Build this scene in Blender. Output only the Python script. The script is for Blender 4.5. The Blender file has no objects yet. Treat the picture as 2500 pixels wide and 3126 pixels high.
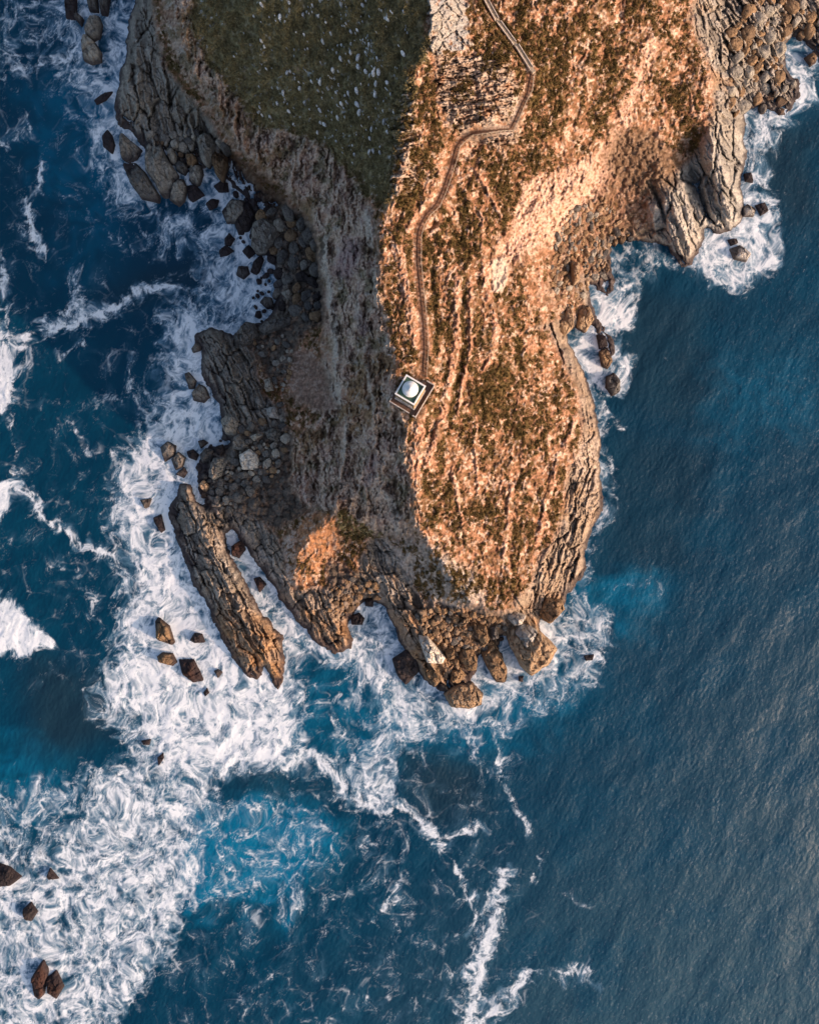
import bpy, math, random
import numpy as np

# ------------------------------------------------------------------ camera, sky, sun, exposure
S_PX = 0.104          # metres per photo pixel at sea level
HC = 300.0            # drone height above the sea
ZK = 0.70             # height units of the survey table below -> metres
scene = bpy.context.scene
COL = scene.collection
cam_d = bpy.data.cameras.new("camera")
cam = bpy.data.objects.new("camera", cam_d); COL.objects.link(cam)
cam.location = (0, 0, HC); cam.rotation_euler = (0, 0, 0)
cam_d.sensor_fit = 'HORIZONTAL'
cam_d.angle = 2 * math.atan(0.5 * 2500 * S_PX / HC)
cam_d.clip_start = 1.0; cam_d.clip_end = 20000
scene.camera = cam
SUN_EL, SUN_AZ = math.radians(23), math.radians(-20)      # azimuth counted from +X towards +Y
w = bpy.data.worlds.new("World"); scene.world = w; w.use_nodes = True
nt = w.node_tree; nt.nodes.clear()
sky = nt.nodes.new('ShaderNodeTexSky'); sky.sky_type = 'NISHITA'; sky.sun_disc = False
sky.sun_elevation = SUN_EL; sky.sun_rotation = math.pi / 2 - SUN_AZ
sky.air_density = 1.0; sky.dust_density = 4.0; sky.ozone_density = 0.6
bg = nt.nodes.new('ShaderNodeBackground'); bg.inputs[1].default_value = 0.15
wo = nt.nodes.new('ShaderNodeOutputWorld')
nt.links.new(sky.outputs[0], bg.inputs[0]); nt.links.new(bg.outputs[0], wo.inputs[0])
sun_d = bpy.data.lights.new("sun", 'SUN'); sun_d.energy = 3.15; sun_d.angle = math.radians(0.6)
sun_d.color = (1.0, 0.66, 0.47)
sun = bpy.data.objects.new("sun", sun_d); COL.objects.link(sun)
sun.rotation_euler = (0, math.pi / 2 - SUN_EL, SUN_AZ)
scene.view_settings.view_transform = 'Standard'; scene.view_settings.look = 'None'
scene.view_settings.exposure = 0.50; scene.view_settings.gamma = 1

# ------------------------------------------------------------------ numeric helpers
def ss(a, b, x):
    t = np.clip((x - a) / (b - a), 0, 1); return t * t * (3 - 2 * t)
_P = {}
def _perm(seed):
    if seed not in _P:
        r = np.random.RandomState(seed); p = r.permutation(512).astype(np.int64)
        a = r.rand(512) * 2 * np.pi
        _P[seed] = (p, np.cos(a).astype(np.float32), np.sin(a).astype(np.float32), r.rand(512, 4).astype(np.float32))
    return _P[seed]
def hsh(ix, iy, p): return p[(p[ix & 511] + iy) & 511]
def pn(x, y, seed=0):
    p, gx, gy, _ = _perm(seed)
    ix = np.floor(x).astype(np.int64); iy = np.floor(y).astype(np.int64)
    fx = (x - ix).astype(np.float32); fy = (y - iy).astype(np.float32)
    u = fx * fx * fx * (fx * (fx * 6 - 15) + 10); v = fy * fy * fy * (fy * (fy * 6 - 15) + 10)
    def g(dx, dy):
        h = hsh(ix + dx, iy + dy, p); return gx[h] * (fx - dx) + gy[h] * (fy - dy)
    a = g(0, 0); b = g(1, 0); c = g(0, 1); d = g(1, 1)
    return (a + (b - a) * u + (c - a) * v + (a - b - c + d) * u * v) * 1.5
def fbm(x, y, o=4, seed=0, gain=0.5):
    t = 0; a = 1.0; n = 0
    for i in range(o):
        t = t + a * pn(x * 2.03 ** i + 17.3 * i, y * 2.03 ** i - 9.1 * i, seed + i); n += a; a *= gain
    return t / n
def rdg(x, y, o=4, seed=0, gain=0.5):
    t = 0; a = 1.0; n = 0
    for i in range(o):
        t = t + a * (1 - np.abs(pn(x * 2.03 ** i + 17.3 * i, y * 2.03 ** i - 9.1 * i, seed + i)) * 1.6); n += a; a *= gain
    return t / n
def vor(x, y, seed=0, jit=0.9):
    """cellular noise: distance to the nearest point, gap to the second, random id, offset from the point"""
    p, _, _, rr = _perm(seed)
    ix = np.floor(x).astype(np.int64); iy = np.floor(y).astype(np.int64)
    f1 = np.full(x.shape, 9., np.float32); f2 = f1.copy(); idr = np.zeros(x.shape, np.int64)
    ox = np.zeros(x.shape, np.float32); oy = ox.copy()
    for dx in (-1, 0, 1):
        for dy in (-1, 0, 1):
            h = hsh(ix + dx, iy + dy, p)
            qx = (ix + dx + 0.5 + (rr[h, 0] - .5) * jit - x).astype(np.float32)
            qy = (iy + dy + 0.5 + (rr[h, 1] - .5) * jit - y).astype(np.float32)
            d = np.sqrt(qx * qx + qy * qy)
            c = d < f1
            f2 = np.where(c, f1, np.minimum(f2, d)); ox = np.where(c, -qx, ox); oy = np.where(c, -qy, oy)
            idr = np.where(c, h, idr); f1 = np.where(c, d, f1)
    return f1, f2 - f1, rr[idr, 2], rr[idr, 3], ox, oy
def seg_d(px, py, pts, closed=False):
    d = np.full(px.shape, 1e9)
    n = len(pts)
    for i in range(n if closed else n - 1):
        ax, ay = pts[i][:2]; bx, by = pts[(i + 1) % n][:2]
        vx, vy = bx - ax, by - ay; L = vx * vx + vy * vy + 1e-9
        t = np.clip(((px - ax) * vx + (py - ay) * vy) / L, 0, 1)
        d = np.minimum(d, (px - ax - t * vx) ** 2 + (py - ay - t * vy) ** 2)
    return np.sqrt(d)
def inside(px, py, pts):
    c = np.zeros(px.shape, bool); n = len(pts); j = n - 1
    for i in range(n):
        xi, yi = pts[i][:2]; xj, yj = pts[j][:2]
        if yi != yj:
            m = ((yi > py) != (yj > py)) & (px < (xj - xi) * (py - yi) / (yj - yi) + xi); c ^= m
        j = i
    return c
class Grid:
    """a scalar map on a regular pixel grid, sampled bilinearly"""
    def __init__(s, x0, y0, x1, y1, st):
        s.x0, s.y0, s.st = x0, y0, st
        s.nx = int((x1 - x0) / st) + 1; s.ny = int((y1 - y0) / st) + 1
        s.X, s.Y = np.meshgrid(x0 + np.arange(s.nx) * st, y0 + np.arange(s.ny) * st)
    def samp(s, A, x, y):
        fx = np.clip((x - s.x0) / s.st, 0, s.nx - 1.001); fy = np.clip((y - s.y0) / s.st, 0, s.ny - 1.001)
        ix = fx.astype(int); iy = fy.astype(int); u = fx - ix; v = fy - iy
        return (A[iy, ix] * (1 - u) + A[iy, ix + 1] * u) * (1 - v) + (A[iy + 1, ix] * (1 - u) + A[iy + 1, ix + 1] * u) * v
    def sd(s, pts):
        d = seg_d(s.X, s.Y, pts, True); return np.where(inside(s.X, s.Y, pts), d, -d)
def blur(A, n):
    for _ in range(n):
        B = np.pad(A, 1, mode='edge'); A = (B[1:-1, 1:-1] * 4 + B[:-2, 1:-1] + B[2:, 1:-1] + B[1:-1, :-2] + B[1:-1, 2:]) / 8
    return A

# ------------------------------------------------------------------ survey of the headland (photo pixels)
COAST = [(430,-2600),(420,-80),(412,30),(392,60),(385,190),(366,220),(350,330),(362,385),(402,400),(425,440),(470,470),(505,500),(560,505),
 (610,492),(640,480),(668,500),(690,548),(745,600),(775,650),(760,720),(800,765),(838,805),(850,850),(846,900),(832,950),(795,985),
 (740,1000),(712,1022),(690,1010),(640,1000),(600,1012),(592,1050),(612,1062),(616,1110),(622,1160),(652,1205),(668,1250),(682,1285),
 (672,1340),(705,1345),(690,1375),(640,1360),(612,1400),(600,1450),(606,1490),(630,1540),(640,1560),(628,1550),(600,1530),(582,1480),(548,1480),
 (536,1520),(515,1545),(515,1575),(530,1610),(542,1650),(556,1695),(580,1755),(602,1805),(625,1830),(640,1880),(668,1930),
 (686,1965),(722,2025),(748,2062),(780,2080),(800,2070),(804,2035),(815,2035),(832,2085),(846,2112),(862,2090),(866,2010),
 (863,1938),(832,1920),(816,1882),(802,1886),(786,1842),(760,1800),(732,1740),(706,1698),(690,1660),(688,1630),(712,1612),(738,1650),(768,1700),
 (820,1772),(846,1802),(872,1852),(902,1892),(932,1922),(966,1962),(1000,1986),(1015,2002),(1040,1992),(1076,1980),(1074,1950),
 (1062,1912),(1070,1892),(1086,1860),(1110,1835),(1150,1832),(1176,1852),(1200,1902),(1216,1942),(1240,1992),(1262,2022),(1292,2072),
 (1320,2102),(1350,2112),(1372,2130),(1400,2150),(1440,2140),(1450,2100),(1435,2070),(1462,2050),(1460,2000),(1480,1990),(1500,2030),(1528,2060),
 (1540,2040),(1530,1990),(1520,1950),(1545,1925),(1560,1960),(1590,2030),(1630,2055),(1680,2020),(1690,1985),(1650,1930),(1645,1885),(1665,1890),(1685,1890),
 (1722,1850),(1725,1812),(1746,1802),(1772,1772),(1792,1732),(1782,1682),(1792,1662),(1812,1602),(1842,1560),(1835,1500),(1830,1400),
 (1831,1320),(1815,1240),(1800,1190),(1780,1140),(1756,1090),(1732,1040),(1718,1010),(1742,1004),(1790,985),(1812,1000),(1826,1050),(1832,1110),
 (1852,1118),(1872,1098),(1880,1050),(1852,1000),(1822,972),(1815,940),(1795,890),(1790,862),(1812,872),(1855,905),(1876,888),(1878,850),(1862,820),
 (1860,780),(1866,748),(1930,728),(2000,742),(2040,745),(2062,790),(2082,825),(2110,808),(2134,762),(2146,738),(2150,700),(2165,690),(2186,712),(2222,708),
 (2262,676),(2268,620),(2258,560),(2282,480),(2270,430),(2280,380),(2262,345),(2290,330),(2330,322),(2380,350),(2402,360),(2440,290),(2445,255),
 (2400,205),(2392,180),(2400,130),(2422,92),(2450,105),(2470,150),(2500,190),(2560,200),(2800,120),(3200,-400),(3800,-2600)]
LINES = [
 # main ridge
 [(1310,-2600,240),(1310,-1200,185),(1310,-100,124),(1312,150,115),(1262,215,112),(1250,330,107),(1218,450,102),(1210,560,99),(1168,640,96),(1158,760,94),
  (1165,850,93),(1188,960,91),(1196,1060,89),(1225,1130,88)],
 [(1205,1195,87),(1250,1150,88),(1305,1180,87),(1262,1260,87),(1205,1215,87)],
 [(1240,1290,83),(1236,1350,79),(1245,1420,74),(1256,1500,68),(1274,1600,60),(1335,1700,49),(1400,1800,39),(1440,1838,34),(1540,1860,28),(1605,1822,23)],
 # foot path bench
 [(1380,-1500,165),(1400,-400,118),(1440,-30,98),(1620,205,90),(1600,310,88),(1568,400,87),(1440,418,87),(1400,450,87),(1372,550,86),(1338,640,86),(1300,690,85),(1285,780,85),(1292,950,85),(1303,1130,85)],
 # layered crag above the path
 [(1330,250,104),(1440,240,101),(1540,250,97)],[(1350,330,99),(1450,330,97),(1570,330,93)],[(1380,395,94),(1540,395,92)],
 # east slope
 [(1500,480,80),(1480,650,73),(1440,820,70),(1450,1000,66),(1480,1200,58),(1470,1400,52),(1440,1560,46),(1480,1720,36)],
 [(1600,750,52),(1620,900,46),(1620,1100,42),(1640,1300,36),(1630,1500,31),(1590,1680,26)],
 [(1690,930,25),(1712,1060,22),(1762,1230,17),(1782,1400,13),(1762,1540,13),(1715,1680,12),(1660,1780,12),(1610,1840,10)],
 [(1900,-2600,150),(1900,-1200,105),(1990,-100,66),(1985,80,58),(1900,300,53),(1840,470,46),(1745,590,46),(1645,640,54),(1570,720,56),(1525,850,56)],
 [(1700,-100,92),(1740,100,80),(1700,350,74),(1640,520,66)],
 [(1880,420,38),(1820,560,26),(1740,690,22),(1700,800,18),(1690,870,14)],[(1900,560,18),(1850,680,9),(1820,800,4)],
 [(2090,-2000,120),(2090,-100,44),(2120,100,38),(2160,260,34),(2170,380,28),(2185,500,27),(2215,600,19),(2228,670,11)],
 [(1990,300,42),(1985,450,32),(2030,540,25),(2070,640,20),(2092,740,13)],[(2105,430,14),(2118,540,4),(2138,650,1)],[(1940,600,14),(1960,700,6)],
 [(2200,-100,22),(2200,100,20),(2210,200,14),(2240,300,10)],[(2330,-200,14),(2340,50,12),(2320,200,8)],
 # west side: brink of the cliff and its foot
 [(500,-2600,110),(500,-900,85),(520,-60,62),(545,80,57),(590,200,52),(655,290,49),(705,390,46),(765,475,43),(880,565,40),(960,655,40),(988,720,42),(995,850,44),(1004,960,46),(1012,1080,46),(1040,1180,46),(1068,1250,46)],
 [(452,-60,16),(470,100,13),(500,250,10),(560,340,9),(640,410,6),(700,470,4),(770,570,3),(860,625,3.5),(940,705,5),(965,800,6),(975,900,9),(985,980,14)],
 [(430,-60,10),(420,120,11),(402,200,9),(385,320,5)],
 [(1060,300,88),(1040,500,74),(1080,700,74),(1100,900,76),(1110,1100,72),(1120,1250,64),(1120,1400,54),(1100,1500,44),(1040,1555,35),(965,1620,27),(905,1700,20),(886,1780,13)],
 [(800,0,92),(800,200,72),(860,380,60)],
 [(985,1010,22),(996,1200,28),(1010,1320,30),(1000,1430,26),(950,1530,18)],
 [(862,1040,8),(868,1200,9),(862,1310,9),(880,1430,11),(830,1520,8),(760,1560,7)],
 [(640,1015,7),(690,1100,12),(750,1200,11),(800,1290,9)],
 [(566,1500,6),(620,1620,9),(680,1760,11),(740,1880,12),(800,1960,12),(836,2050,5)],
 [(785,1590,8),(850,1700,10),(920,1830,9),(990,1940,6),(1050,1950,6)],
 [(1000,1660,15),(1050,1740,11),(1090,1800,5)],[(880,1800,9),(960,1860,8),(1030,1880,7)],
 [(1120,1660,14),(1200,1840,10),(1262,1950,9),(1330,2070,6)],
 [(1140,1630,17),(1220,1750,14),(1300,1825,12),(1400,1868,9),(1480,1890,8),(1560,1890,8),(1620,1860,8)],
 [(1330,1920,7),(1420,1960,6),(1480,1940,6),(1560,1920,6),(1620,1980,8)],
]
# solve a smooth surface through those lines (finer and finer grids)
g = None; Zc = None
for st, its in ((80, 600), (40, 400), (20, 300), (10, 220)):
    g2 = Grid(-200, -2640, 3900, 2240, st)
    Z = g2.X * 0 + 20 if Zc is None else g.samp(Zc, g2.X.astype(float), g2.Y.astype(float))
    fix = np.zeros(Z.shape, bool); val = np.zeros(Z.shape); cnt = np.zeros(Z.shape)
    ins = inside(g2.X, g2.Y, COAST)
    for ln in LINES:
        for (ax, ay, az), (bx, by, bz) in zip(ln[:-1], ln[1:]):
            n = max(2, int(math.hypot(bx - ax, by - ay) / (st * .4)))
            for t in np.linspace(0, 1, n):
                i = int(round((ay + (by - ay) * t - g2.y0) / st)); j = int(round((ax + (bx - ax) * t - g2.x0) / st))
                if 0 <= i < g2.ny and 0 <= j < g2.nx: val[i, j] += az + (bz - az) * t; cnt[i, j] += 1
    fix = cnt > 0; val[fix] /= cnt[fix]
    out = ~ins & ~fix
    Z = np.where(fix, val, np.where(out, 0, Z))
    for _ in range(its):
        B = np.pad(Z, 1, mode='edge')
        Z = np.where(fix, val, np.where(out, 0, (B[:-2, 1:-1] + B[2:, 1:-1] + B[1:-1, :-2] + B[1:-1, 2:]) / 4))
    g, Zc = g2, Z
Zc = blur(Zc, 2) * ZK
gc = Grid(-200, -2640, 3900, 2240, 10)
SDC = gc.sd(COAST)                       # signed distance to the shore, + inside

gm = Grid(-200, -400, 2700, 2240, 10)
def zone(pts): return gm.sd(pts)
def zs(Zn, x, y, soft): return ss(-soft, soft, gm.samp(Zn, x, y))

Z_GREEN = zone([(560,-2600),(590,60),(640,180),(720,290),(800,380),(900,400),(1000,440),(1100,560),(1180,640),(1200,560),(1210,450),(1250,330),(1262,215),(1310,150),(1312,-2600)])
Z_WCLIFF = zone([(480,-2600),(500,60),(540,200),(640,330),(700,420),(780,500),(880,590),(960,700),(980,900),(990,1010),(1000,1240),(960,1300),(900,1340),(880,1480),(950,1560),(1050,1560),(1130,1620),(1250,1640),(1270,1600),(1240,1420),(1230,1290),(1190,1060),(1160,900),(1150,700),(1100,560),(1000,440),(900,400),(800,380),(720,290),(640,180),(590,60),(560,-2600)])
Z_SOIL = zone([(900,1060),(960,1080),(1000,1120),(1030,1240),(990,1260),(900,1230),(880,1150)])
Z_CRAG = zone([(1330,170),(1450,165),(1540,190),(1590,240),(1590,390),(1570,440),(1440,440),(1400,400),(1330,300)])
Z_CRAGW = zone([(1190,340),(1250,240),(1270,300),(1275,560),(1240,620),(1195,590)])
Z_TOPROCK = zone([(1305,-300),(1410,-300),(1425,60),(1440,150),(1320,160),(1310,60)])
Z_BRIGHT = zone([(1600,560),(1720,520),(1830,470),(1900,330),(1990,100),(2010,130),(1930,340),(1870,520),(1790,640),(1680,740),(1560,800),(1530,860),(1500,800),(1560,720)])
Z_PALESLAB = zone([(1500,790),(1540,780),(1550,820),(1530,890),(1500,890)])
Z_GULLY = zone([(1880,420),(2020,400),(2050,520),(2000,620),(1960,740),(1860,760),(1870,860),(1790,880),(1700,960),(1640,900),(1700,760),(1780,650),(1840,540)])
Z_NER = zone([(1960,560),(2080,510),(2120,480),(2150,420),(2180,330),(2170,200),(2110,60),(2180,-300),(3000,-300),(2600,250),(2400,380),(2300,400),(2290,700),(2160,730),(2080,850),(1990,700)])
Z_SEROCK = zone([(1640,1000),(1700,1010),(1720,1060),(1760,1150),(1780,1260),(1770,1400),(1740,1420),(1725,1560),(1690,1640),(1650,1720),(1610,1800),(1560,1850),(1760,1900),(1900,1600),(1880,1200),(1740,980)])
Z_WHITE2 = zone([(1760,1330),(1830,1330),(1835,1480),(1790,1520),(1755,1440)])
Z_GREYFACE = zone([(1100,1590),(1250,1620),(1290,1650),(1350,1690),(1460,1760),(1480,1830),(1400,1860),(1330,1840),(1240,1760),(1160,1690)])
Z_SWROCK = zone([(480,1470),(640,1540),(760,1560),(850,1640),(880,1800),(1000,1800),(1090,1790),(1130,1650),(1180,1640),(1260,1780),(1300,1840),(1540,1870),(1760,1800),(1760,2250),(480,2250)])
Z_NWROCK = zone([(300,-300),(455,-300),(475,60),(500,200),(560,270),(650,380),(700,480),(820,600),(780,640),(560,640),(330,640),(330,100)])
Z_WEDGE = zone([(590,990),(700,1000),(780,1080),(800,1200),(870,1260),(850,1330),(740,1310),(660,1270),(590,1100)])
Z_SCREE = zone([(690,540),(870,600),(965,700),(985,900),(990,980),(940,1010),(900,1060),(880,1150),(830,1180),(780,1080),(720,1030),(760,900),(740,700)])
Z_SCREE2 = zone([(700,1290),(860,1290),(900,1340),(880,1480),(940,1560),(850,1620),(760,1580),(640,1560),(600,1450),(600,1340)])
Z_SCREE3 = zone([(1250,1870),(1320,1830),(1440,1860),(1560,1880),(1560,1960),(1460,2040),(1360,2040),(1290,1960)])
Z_SCREE4 = zone([(1000,1700),(1080,1740),(1150,1760),(1170,1850),(1080,1890),(1000,1860)])
Z_VEG2 = zone([(1430,100),(1560,60),(1640,180),(1760,60),(1700,420),(1600,560),(1540,400),(1600,260),(1500,180)])
Z_VEG3 = zone([(1060,1540),(1130,1490),(1180,1560),(1190,1640),(1080,1640),(1010,1600)])
Z_VEG4 = zone([(1440,1120),(1560,1150),(1580,1300),(1500,1320),(1440,1240)])
Z_SPURLIT = zone([(860,1660),(960,1560),(1010,1570),(1080,1660),(1000,1700),(960,1790),(880,1790)])
RAIL_PX = [(1633,218),(1628,242),(1624,278),(1607,310),(1592,345),(1575,385),(1566,402),(1540,402),(1500,408),(1443,416),(1425,430),(1404,450),(1395,490),(1380,535),(1365,580),(1348,620),(1343,632),(1315,657),(1295,690),(1287,720),(1286,800),(1289,830),(1297,909),(1304,978),(1309,1057),(1306,1100),(1303,1150)]
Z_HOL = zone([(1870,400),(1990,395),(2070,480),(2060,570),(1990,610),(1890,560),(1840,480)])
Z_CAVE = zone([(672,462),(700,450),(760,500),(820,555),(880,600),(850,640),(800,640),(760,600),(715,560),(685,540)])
PATH_PX = [(1624,214),(1617,250),(1611,285),(1597,308),(1582,342),(1566,380),(1556,394),(1530,393),(1496,398),(1440,406),(1416,422),(1393,444),(1384,486),(1369,530),(1354,575),(1338,612),(1330,626),(1304,650),(1282,688),(1275,720),(1274,800),(1278,832),(1286,910),(1293,978),(1297,1057),(1294,1100),(1292,1140)]

gf = Grid(900, 440, 1860, 1720, 5)
def lines(L_, v=None):
    A = np.zeros(gf.X.shape)
    for w_, k, pts in L_: A = np.maximum(A, k * ss(w_ * 1.3, w_ * .3, seg_d(gf.X, gf.Y, smooth_poly(pts, 1))))
    A[0] = A[-1] = 0; A[:, 0] = A[:, -1] = 0; return A
def smooth_poly(pts, it=2):
    for _ in range(it):
        q = [pts[0]]
        for a, b in zip(pts[:-1], pts[1:]):
            q += [tuple(.75 * u + .25 * v for u, v in zip(a, b)), tuple(.25 * u + .75 * v for u, v in zip(a, b))]
        pts = q + [pts[-1]]
    return pts
RIB = lines([(13,1,[(1399,848),(1393,941),(1399,1022),(1381,1126),(1364,1196),(1347,1300),(1318,1370),(1300,1420)]),(6,1,[(1439,860),(1434,964),(1439,1057),(1422,1132),(1405,1196),(1399,1266)]),
 (10,1,[(1480,761),(1474,860),(1497,918),(1515,981),(1509,1063),(1480,1126)]),(20,.9,[(1290,1260),(1275,1341),(1265,1428),(1268,1500)]),(12,1,[(1352,529),(1323,604),(1262,662),(1246,700)]),
 (6,1,[(1451,517),(1480,564),(1503,610),(1530,660)]),(8,.8,[(1648,825),(1654,941),(1660,1005)]),(9,.9,[(1758,1271),(1735,1341),(1695,1428),(1683,1486),(1665,1540),(1648,1620),(1640,1650)]),
 (7,.8,[(1560,700),(1520,740),(1500,800),(1490,860)]),(6,.7,[(1465,640),(1475,700),(1470,760)]),(8,.6,[(1560,1480),(1550,1600),(1540,1700)]),(13,1,[(1222,330),(1246,440),(1222,560),(1185,640)]),(11,.9,[(1270,230),(1290,300),(1300,380)]),(16,.9,[(1215,760),(1235,860),(1255,960),(1268,1050)]),
 (24,.75,[(1730,1060),(1765,1150),(1790,1230),(1805,1290)]),(5,.8,[(1455,1300),(1450,1400),(1460,1480)]),(7,.8,[(1385,1450),(1400,1540),(1420,1620)])])
DRK = lines([(9,1,[(1417,850),(1412,1000),(1417,1065),(1396,1150),(1385,1230),(1372,1290)]),(8,.9,[(1312,760),(1322,860),(1330,1000),(1332,1080)]),(14,.8,[(1575,1030),(1592,1120)]),(20,.8,[(1405,590),(1418,690)]),
 (10,.7,[(1355,640),(1390,720),(1400,800)]),(9,.7,[(1460,880),(1470,980),(1465,1060)]),(16,.7,[(1300,1480),(1330,1540),(1300,1600)]),(9,.6,[(1540,880),(1560,960),(1600,1010)]),(12,.6,[(1350,1340),(1340,1440)]),
 (10,.7,[(1590,700),(1640,730),(1660,720)]),(12,.7,[(1700,1130),(1740,1200)]),(8,.7,[(1500,1350),(1510,1450)])])
WRB = lines([(11,1,[(1004,848),(1010,929),(1022,993),(1028,1080),(1022,1138),(1039,1231)]),(9,1,[(975,999),(981,1080),(1004,1167),(1033,1242)]),(12,.9,[(1144,825),(1149,894),(1190,952),(1184,1057)]),
 (13,1,[(993,732),(987,790),(990,840)]),(12,.9,[(1123,650),(1132,749)]),(8,.8,[(1060,1300),(1050,1380),(1046,1460)]),(9,.7,[(1090,900),(1100,1000)]),(12,.8,[(1170,1500),(1210,1560),(1215,1640)]),
 (8,.7,[(1120,1120),(1135,1220),(1150,1300)]),(8,.7,[(960,640),(985,700)])])
WPU = lines([(38,.9,[(1075,760),(1050,820)]),(18,.8,[(1095,960),(1110,1010)]),(22,.6,[(1140,1400),(1120,1470)])])
# ------------------------------------------------------------------ terrain
def axis(lo, i0, i1, hi, st):
    a = list(np.arange(i0, i1 + .1, st)); d = st
    left = []; x = i0
    while x > lo: d *= 1.12; x -= d; left.append(x)
    d = st; right = []; x = a[-1]
    while x < hi: d *= 1.12; x += d; right.append(x)
    return np.array(left[::-1] + a + right)
TU = axis(-60, 170, 2520, 3800, 2.5); TV = axis(-2500, -20, 2190, 2230, 2.5)
PX, PY = np.meshgrid(TU, TV)

def terrain(px, py):
    f = np.float32
    wx = px + 9 * fbm(px / 45, py / 45, 3, 11) + 3 * fbm(px / 12, py / 12, 2, 31)
    wy = py + 9 * fbm(px / 45, py / 45, 3, 21) + 3 * fbm(px / 12, py / 12, 2, 41)
    big = 14 * fbm(px / 130, py / 130, 3, 51)
    sd = gc.samp(SDC, wx, wy)
    z = gc.samp(Zc, wx + big * .6, wy)
    m = lambda Zn, soft=14: zs(Zn, wx + big, wy + big * .5, soft)
    green = zs(Z_GREEN, wx + big * 2.0 + 26 * fbm(px / 40, py / 60, 3, 53), wy + 30 * fbm(px / 50, py / 50, 3, 54), 24); wcl = m(Z_WCLIFF); soil = m(Z_SOIL, 22); crag = m(Z_CRAG, 10); cragw = m(Z_CRAGW, 8)
    top = zs(Z_TOPROCK, wx + 22 * fbm(px / 26, py / 26, 3, 55), wy + 40 * fbm(px / 30, py / 30, 3, 56), 6); bright = m(Z_BRIGHT, 22); pslab = m(Z_PALESLAB, 5); gully = m(Z_GULLY, 30); ner = m(Z_NER, 18)
    ser = m(Z_SEROCK, 16); wh2 = m(Z_WHITE2, 14); gface = m(Z_GREYFACE, 22); swr = m(Z_SWROCK, 12); nwr = m(Z_NWROCK, 14)
    wed = m(Z_WEDGE, 10); scr = np.maximum.reduce([m(Z_SCREE), m(Z_SCREE2), m(Z_SCREE3), m(Z_SCREE4), gully * .65 * ss(-.5, .2, fbm(px / 50, py / 50, 3, 57) + .25)])
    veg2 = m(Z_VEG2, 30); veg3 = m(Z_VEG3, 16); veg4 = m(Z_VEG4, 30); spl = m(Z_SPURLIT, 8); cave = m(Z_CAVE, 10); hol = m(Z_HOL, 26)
    shore = ss(55, 18, sd)
    rock = np.maximum.reduce([swr, nwr, ner, ser, wed, shore * .9]); rock = np.clip(rock * (1 - scr * .55) , 0, 1)
    east = np.clip(1 - np.maximum.reduce([green, wcl, soil, rock, scr]), 0, 1)
    # distance to path
    dpath = seg_d(px[::1], py, PATH_PX) if px.size < 10 else gp.samp(DPATH, px, py)
    nearp = ss(22, 8, dpath)
    # ---------- relief
    n200 = fbm(px / 200, py / 200, 3, 61); n60 = fbm(px / 60, py / 60, 4, 71); n20 = fbm(px / 18, py / 18, 3, 81)
    sx = px + 26 * n60 + 40 * n200
    streak = .7 * fbm(sx / 12, py / 40, 4, 91, .6) + .5 * fbm((px + .4 * py) / 10, (py - .3 * px) / 16, 3, 95, .6)                   # ribs running down the ridge
    streak2 = rdg((sx + 18 * n60) / 32, py / 130, 4, 101, .65)
    dz = 1.3 * n60 + 2.2 * n200 * ss(20, 120, sd)
    dz += east * (.75 * streak + 1.0 * (streak2 - .55) + .35 * n20)
    # west cliff: deep ribs and gullies
    rib = rdg((px + 30 * n60) / 46, py / 230, 5, 111, .62); rib2 = rdg((px + 14 * n20) / 16, py / 80, 3, 121, .6)
    dz += wcl * (1 - soil) * (6.0 * (rib - .55) + 1.9 * (rib2 - .5) + .8 * n20 + 4.0 * (rdg((px + 50 * n200) / 120, py / 420, 3, 117) - .55))
    dz += green * (1.2 * n60 + .5 * streak + .3 * n20)
    # rock masses: tilted blocks split by joints along the strike of the beds
    ang = np.where(py > 1860, 1.05, 1.14)
    ang = np.where((px > 1600) & (py < 1860), np.where(py < 900, 1.22, np.where(py < 1430, 1.42, 1.85)), ang)
    ang = np.where((px < 900) & (py < 1440), np.where(py < 800, 1.40, 1.12), ang)
    ang = np.where(px > 2200, 1.0, ang)
    ca, sa = np.cos(ang), np.sin(ang)
    bx = wx + 12 * n200; by = wy + 12 * n60
    al = bx * ca + by * sa; ac = -bx * sa + by * ca
    kb_ = np.where((px > 1930) & (py > 330) & (py < 900), 1.75, np.where((px < 700) & (py < 480), 1.5, 1.0)); al = al / kb_; ac = ac / kb_
    kb2 = np.minimum(kb_, 1.35)
    f1, e1, r1, q1, ox1, oy1 = vor(al / 85, ac / 34, 131); f1b, e1b, r1b, q1b, ox2, oy2 = vor(al / 30 + 5, ac / 17, 141)
    blk = 2.6 * (r1 - .5) + (r1 - .5) * ox1 * 3.0 + (q1 - .5) * oy1 * 3.6 - 2.6 * ss(.11, 0, e1)
    blk += 1.0 * (r1b - .5) + (q1b - .5) * oy2 * 1.6 - 1.1 * ss(.12, 0, e1b)
    beds = rdg(al / 260, ac / 20, 4, 151, .6)
    rr = ss(-4, 26, sd)
    dz = dz * (1 - .6 * rock) + rock * kb2 * (blk * .68 + 4.2 * (beds - .55)) * rr
    # loose stones
    g1, h1, s1, t1, _, _ = vor(wx / 21, wy / 21, 161); g2_, h2, s2, t2, _, _ = vor(wx / 10, wy / 10, 171)
    dome = np.sqrt(np.clip(1 - (g1 / .62) ** 2, 0, 1)); dome2 = np.sqrt(np.clip(1 - (g2_ / .6) ** 2, 0, 1))
    dz += scr * rr * (1.3 * dome * (.35 + s1) + .55 * dome2 * (.3 + s2))
    # horizontal ledges of the crag beside the path
    cy = py + 15 * n60 + 5 * n20 + 10 * n200 + .12 * px
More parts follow.
